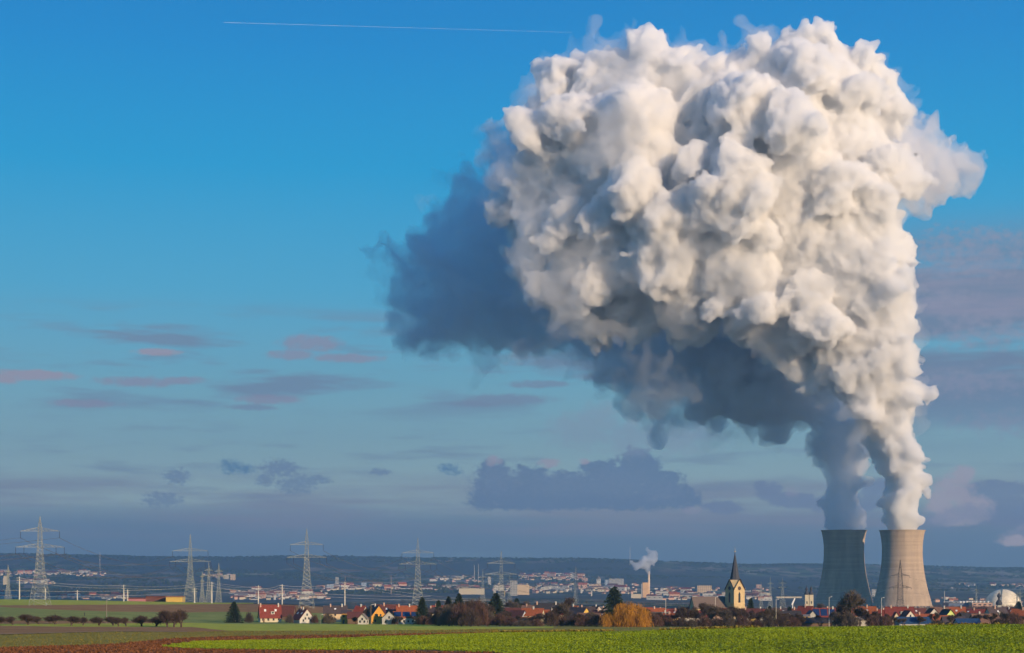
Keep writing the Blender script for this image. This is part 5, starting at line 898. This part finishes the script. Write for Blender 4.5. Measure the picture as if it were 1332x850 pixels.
cur = layer(cur, 6, 70, 9, .018, .064, .40, .2, (.22,.215,.27), amt=.75)                      # mauve ragged top of that band
cur = layer(cur, 9, 75, 2, .085, .165, .49, .14, (.17,.215,.30), -.32, .30, amt=.8)             # thin grey violet streaks
cur = layer(cur, 14, 120, 33, .03, .10, .52, .16, (.17,.20,.28), -.32, .32, amt=.5)
cur = layer(cur, 5, 42, 21, .06, .218, .34, .14, (.155,.195,.275), .19, .45, amt=.95)             # thick violet banks behind the steam
cur = layer(cur, 6, 50, 27, .10, .205, .47, .16, (.27,.25,.325), .20, .45, amt=.85)
cur = puffs(cur, [(45,488,60,8),(5,492,30,8),(205,458,34,6)], (.36,.27,.31), 3.1, .8, .7, .7)      # rosy streaks
cur = puffs(cur, [(405,447,50,13),(450,466,60,7),(380,462,40,8),(180,497,60,8),(110,525,50,6),(240,495,36,6),(350,520,50,8)], (.27,.24,.31), 4.2, .75, .9, .8)
cur = puffs(cur, [(660,520,70,9),(620,525,40,6),(700,500,50,6),(330,530,40,5)], (.19,.22,.30), 5.5, .7, .8, .7)
cur = puffs(cur, [(640,615,22,22),(655,635,45,24),(632,645,26,22),(690,625,32,22),(720,635,45,26),(760,640,45,26),(800,625,42,30),(830,610,34,30),(855,632,40,24),(885,648,30,16),(700,652,95,14),(820,652,80,14),(780,610,30,12)], (.125,.17,.26), 7.7, .92, 1.15, .45)
cur = puffs(cur, [(650,625,50,22),(730,630,60,20),(800,628,60,24),(860,640,40,16)], (.185,.225,.30), 7.8, .6, 2.2, 1.3, 330)
cur = puffs(cur, [(1260,330,90,36),(1290,430,90,26),(1250,500,90,22),(1310,550,80,18),(1230,390,50,14)], (.27,.265,.34), 7.9, .65, 2.4, 1.4, 150)
cur = puffs(cur, [(642,600,12,9),(714,602,16,8),(760,600,9,5)], (.40,.33,.36), 8.8, .8, 1.3, .8)
cur = puffs(cur, [(303,608,20,11),(318,610,16,8),(294,604,10,8),(583,610,17,9),(592,614,10,6)], (.085,.175,.285), 9.9, .85, 1.3, 1.1, 330)
cur = puffs(cur, [(365,610,30,14),(385,630,30,16),(410,625,25,8),(345,625,15,10),(230,620,20,12),(494,614,18,5),(210,650,30,12)], (.155,.20,.29), 10.3, .75, 1.7, .8, 330)
cur = puffs(cur, [(1000,640,20,14),(1020,650,26,12),(1045,652,20,12),(990,632,10,8),(940,660,30,10),(1150,640,40,20),(1100,655,60,14),(1290,640,60,16),(1320,665,60,22)], (.165,.19,.285), 12.1, .8, .9, .5)
cur = puffs(cur, [(1030,640,10,8),(1320,700,22,12),(1335,690,14,10),(900,664,16,6)], (.34,.29,.35), 13.1, .45, 1.3, .9)
cur = puffs(cur, [(1240,640,30,26),(1252,618,18,16),(1225,655,24,20),(1265,660,30,18),(1245,672,40,14),(1322,704,26,8)], (.44,.36,.38), 15.2, .85, 1.0, .7)
cur = puffs(cur, [(1262,668,36,14),(1225,676,30,10)], (.25,.25,.33), 16.2, .7, .9, .8)
cur = puffs(cur, [(760,560,60,30),(820,570,50,30),(870,570,80,26),(780,540,30,20)], (.27,.30,.36), 14.1, .5, 1.2, .9)
w.cycles.sampling_method = 'MANUAL'; w.cycles.sample_map_resolution = 256
L_(cur, bg.inputs[0]); bg.inputs[1].default_value = SKYS
L = bpy.data.lights.new('sun', 'SUN'); L.energy = SUN; L.angle = R_(.5); L.color = (1, .74, .48); lo = bpy.data.objects.new('sun', L); COL.objects.link(lo)
S = Vector((math.sin(AZ)*math.cos(EL), -math.cos(AZ)*math.cos(EL), math.sin(EL))); lo.rotation_euler = S.to_track_quat('Z', 'Y').to_euler()
cam = bpy.data.cameras.new('camera'); co = bpy.data.objects.new('camera', cam); COL.objects.link(co); co.rotation_euler = (math.pi/2, 0, 0)
cam.sensor_width = 36; cam.lens = F/1332*36; cam.shift_y = 325/1332; cam.clip_start = .5; cam.clip_end = 90000; sc.camera = co
vs_ = sc.view_settings; vs_.view_transform = 'Standard'; vs_.look = 'None'; vs_.exposure = EXPO; vs_.gamma = 1; vs_.use_curve_mapping = False
cy = sc.cycles; cy.use_denoising = True; cy.volume_bounces = 11; cy.max_bounces = 12; cy.diffuse_bounces = 2; cy.glossy_bounces = 2; cy.transparent_max_bounces = 48; cy.use_adaptive_sampling = True; cy.adaptive_threshold = .03; cy.caustics_reflective = False
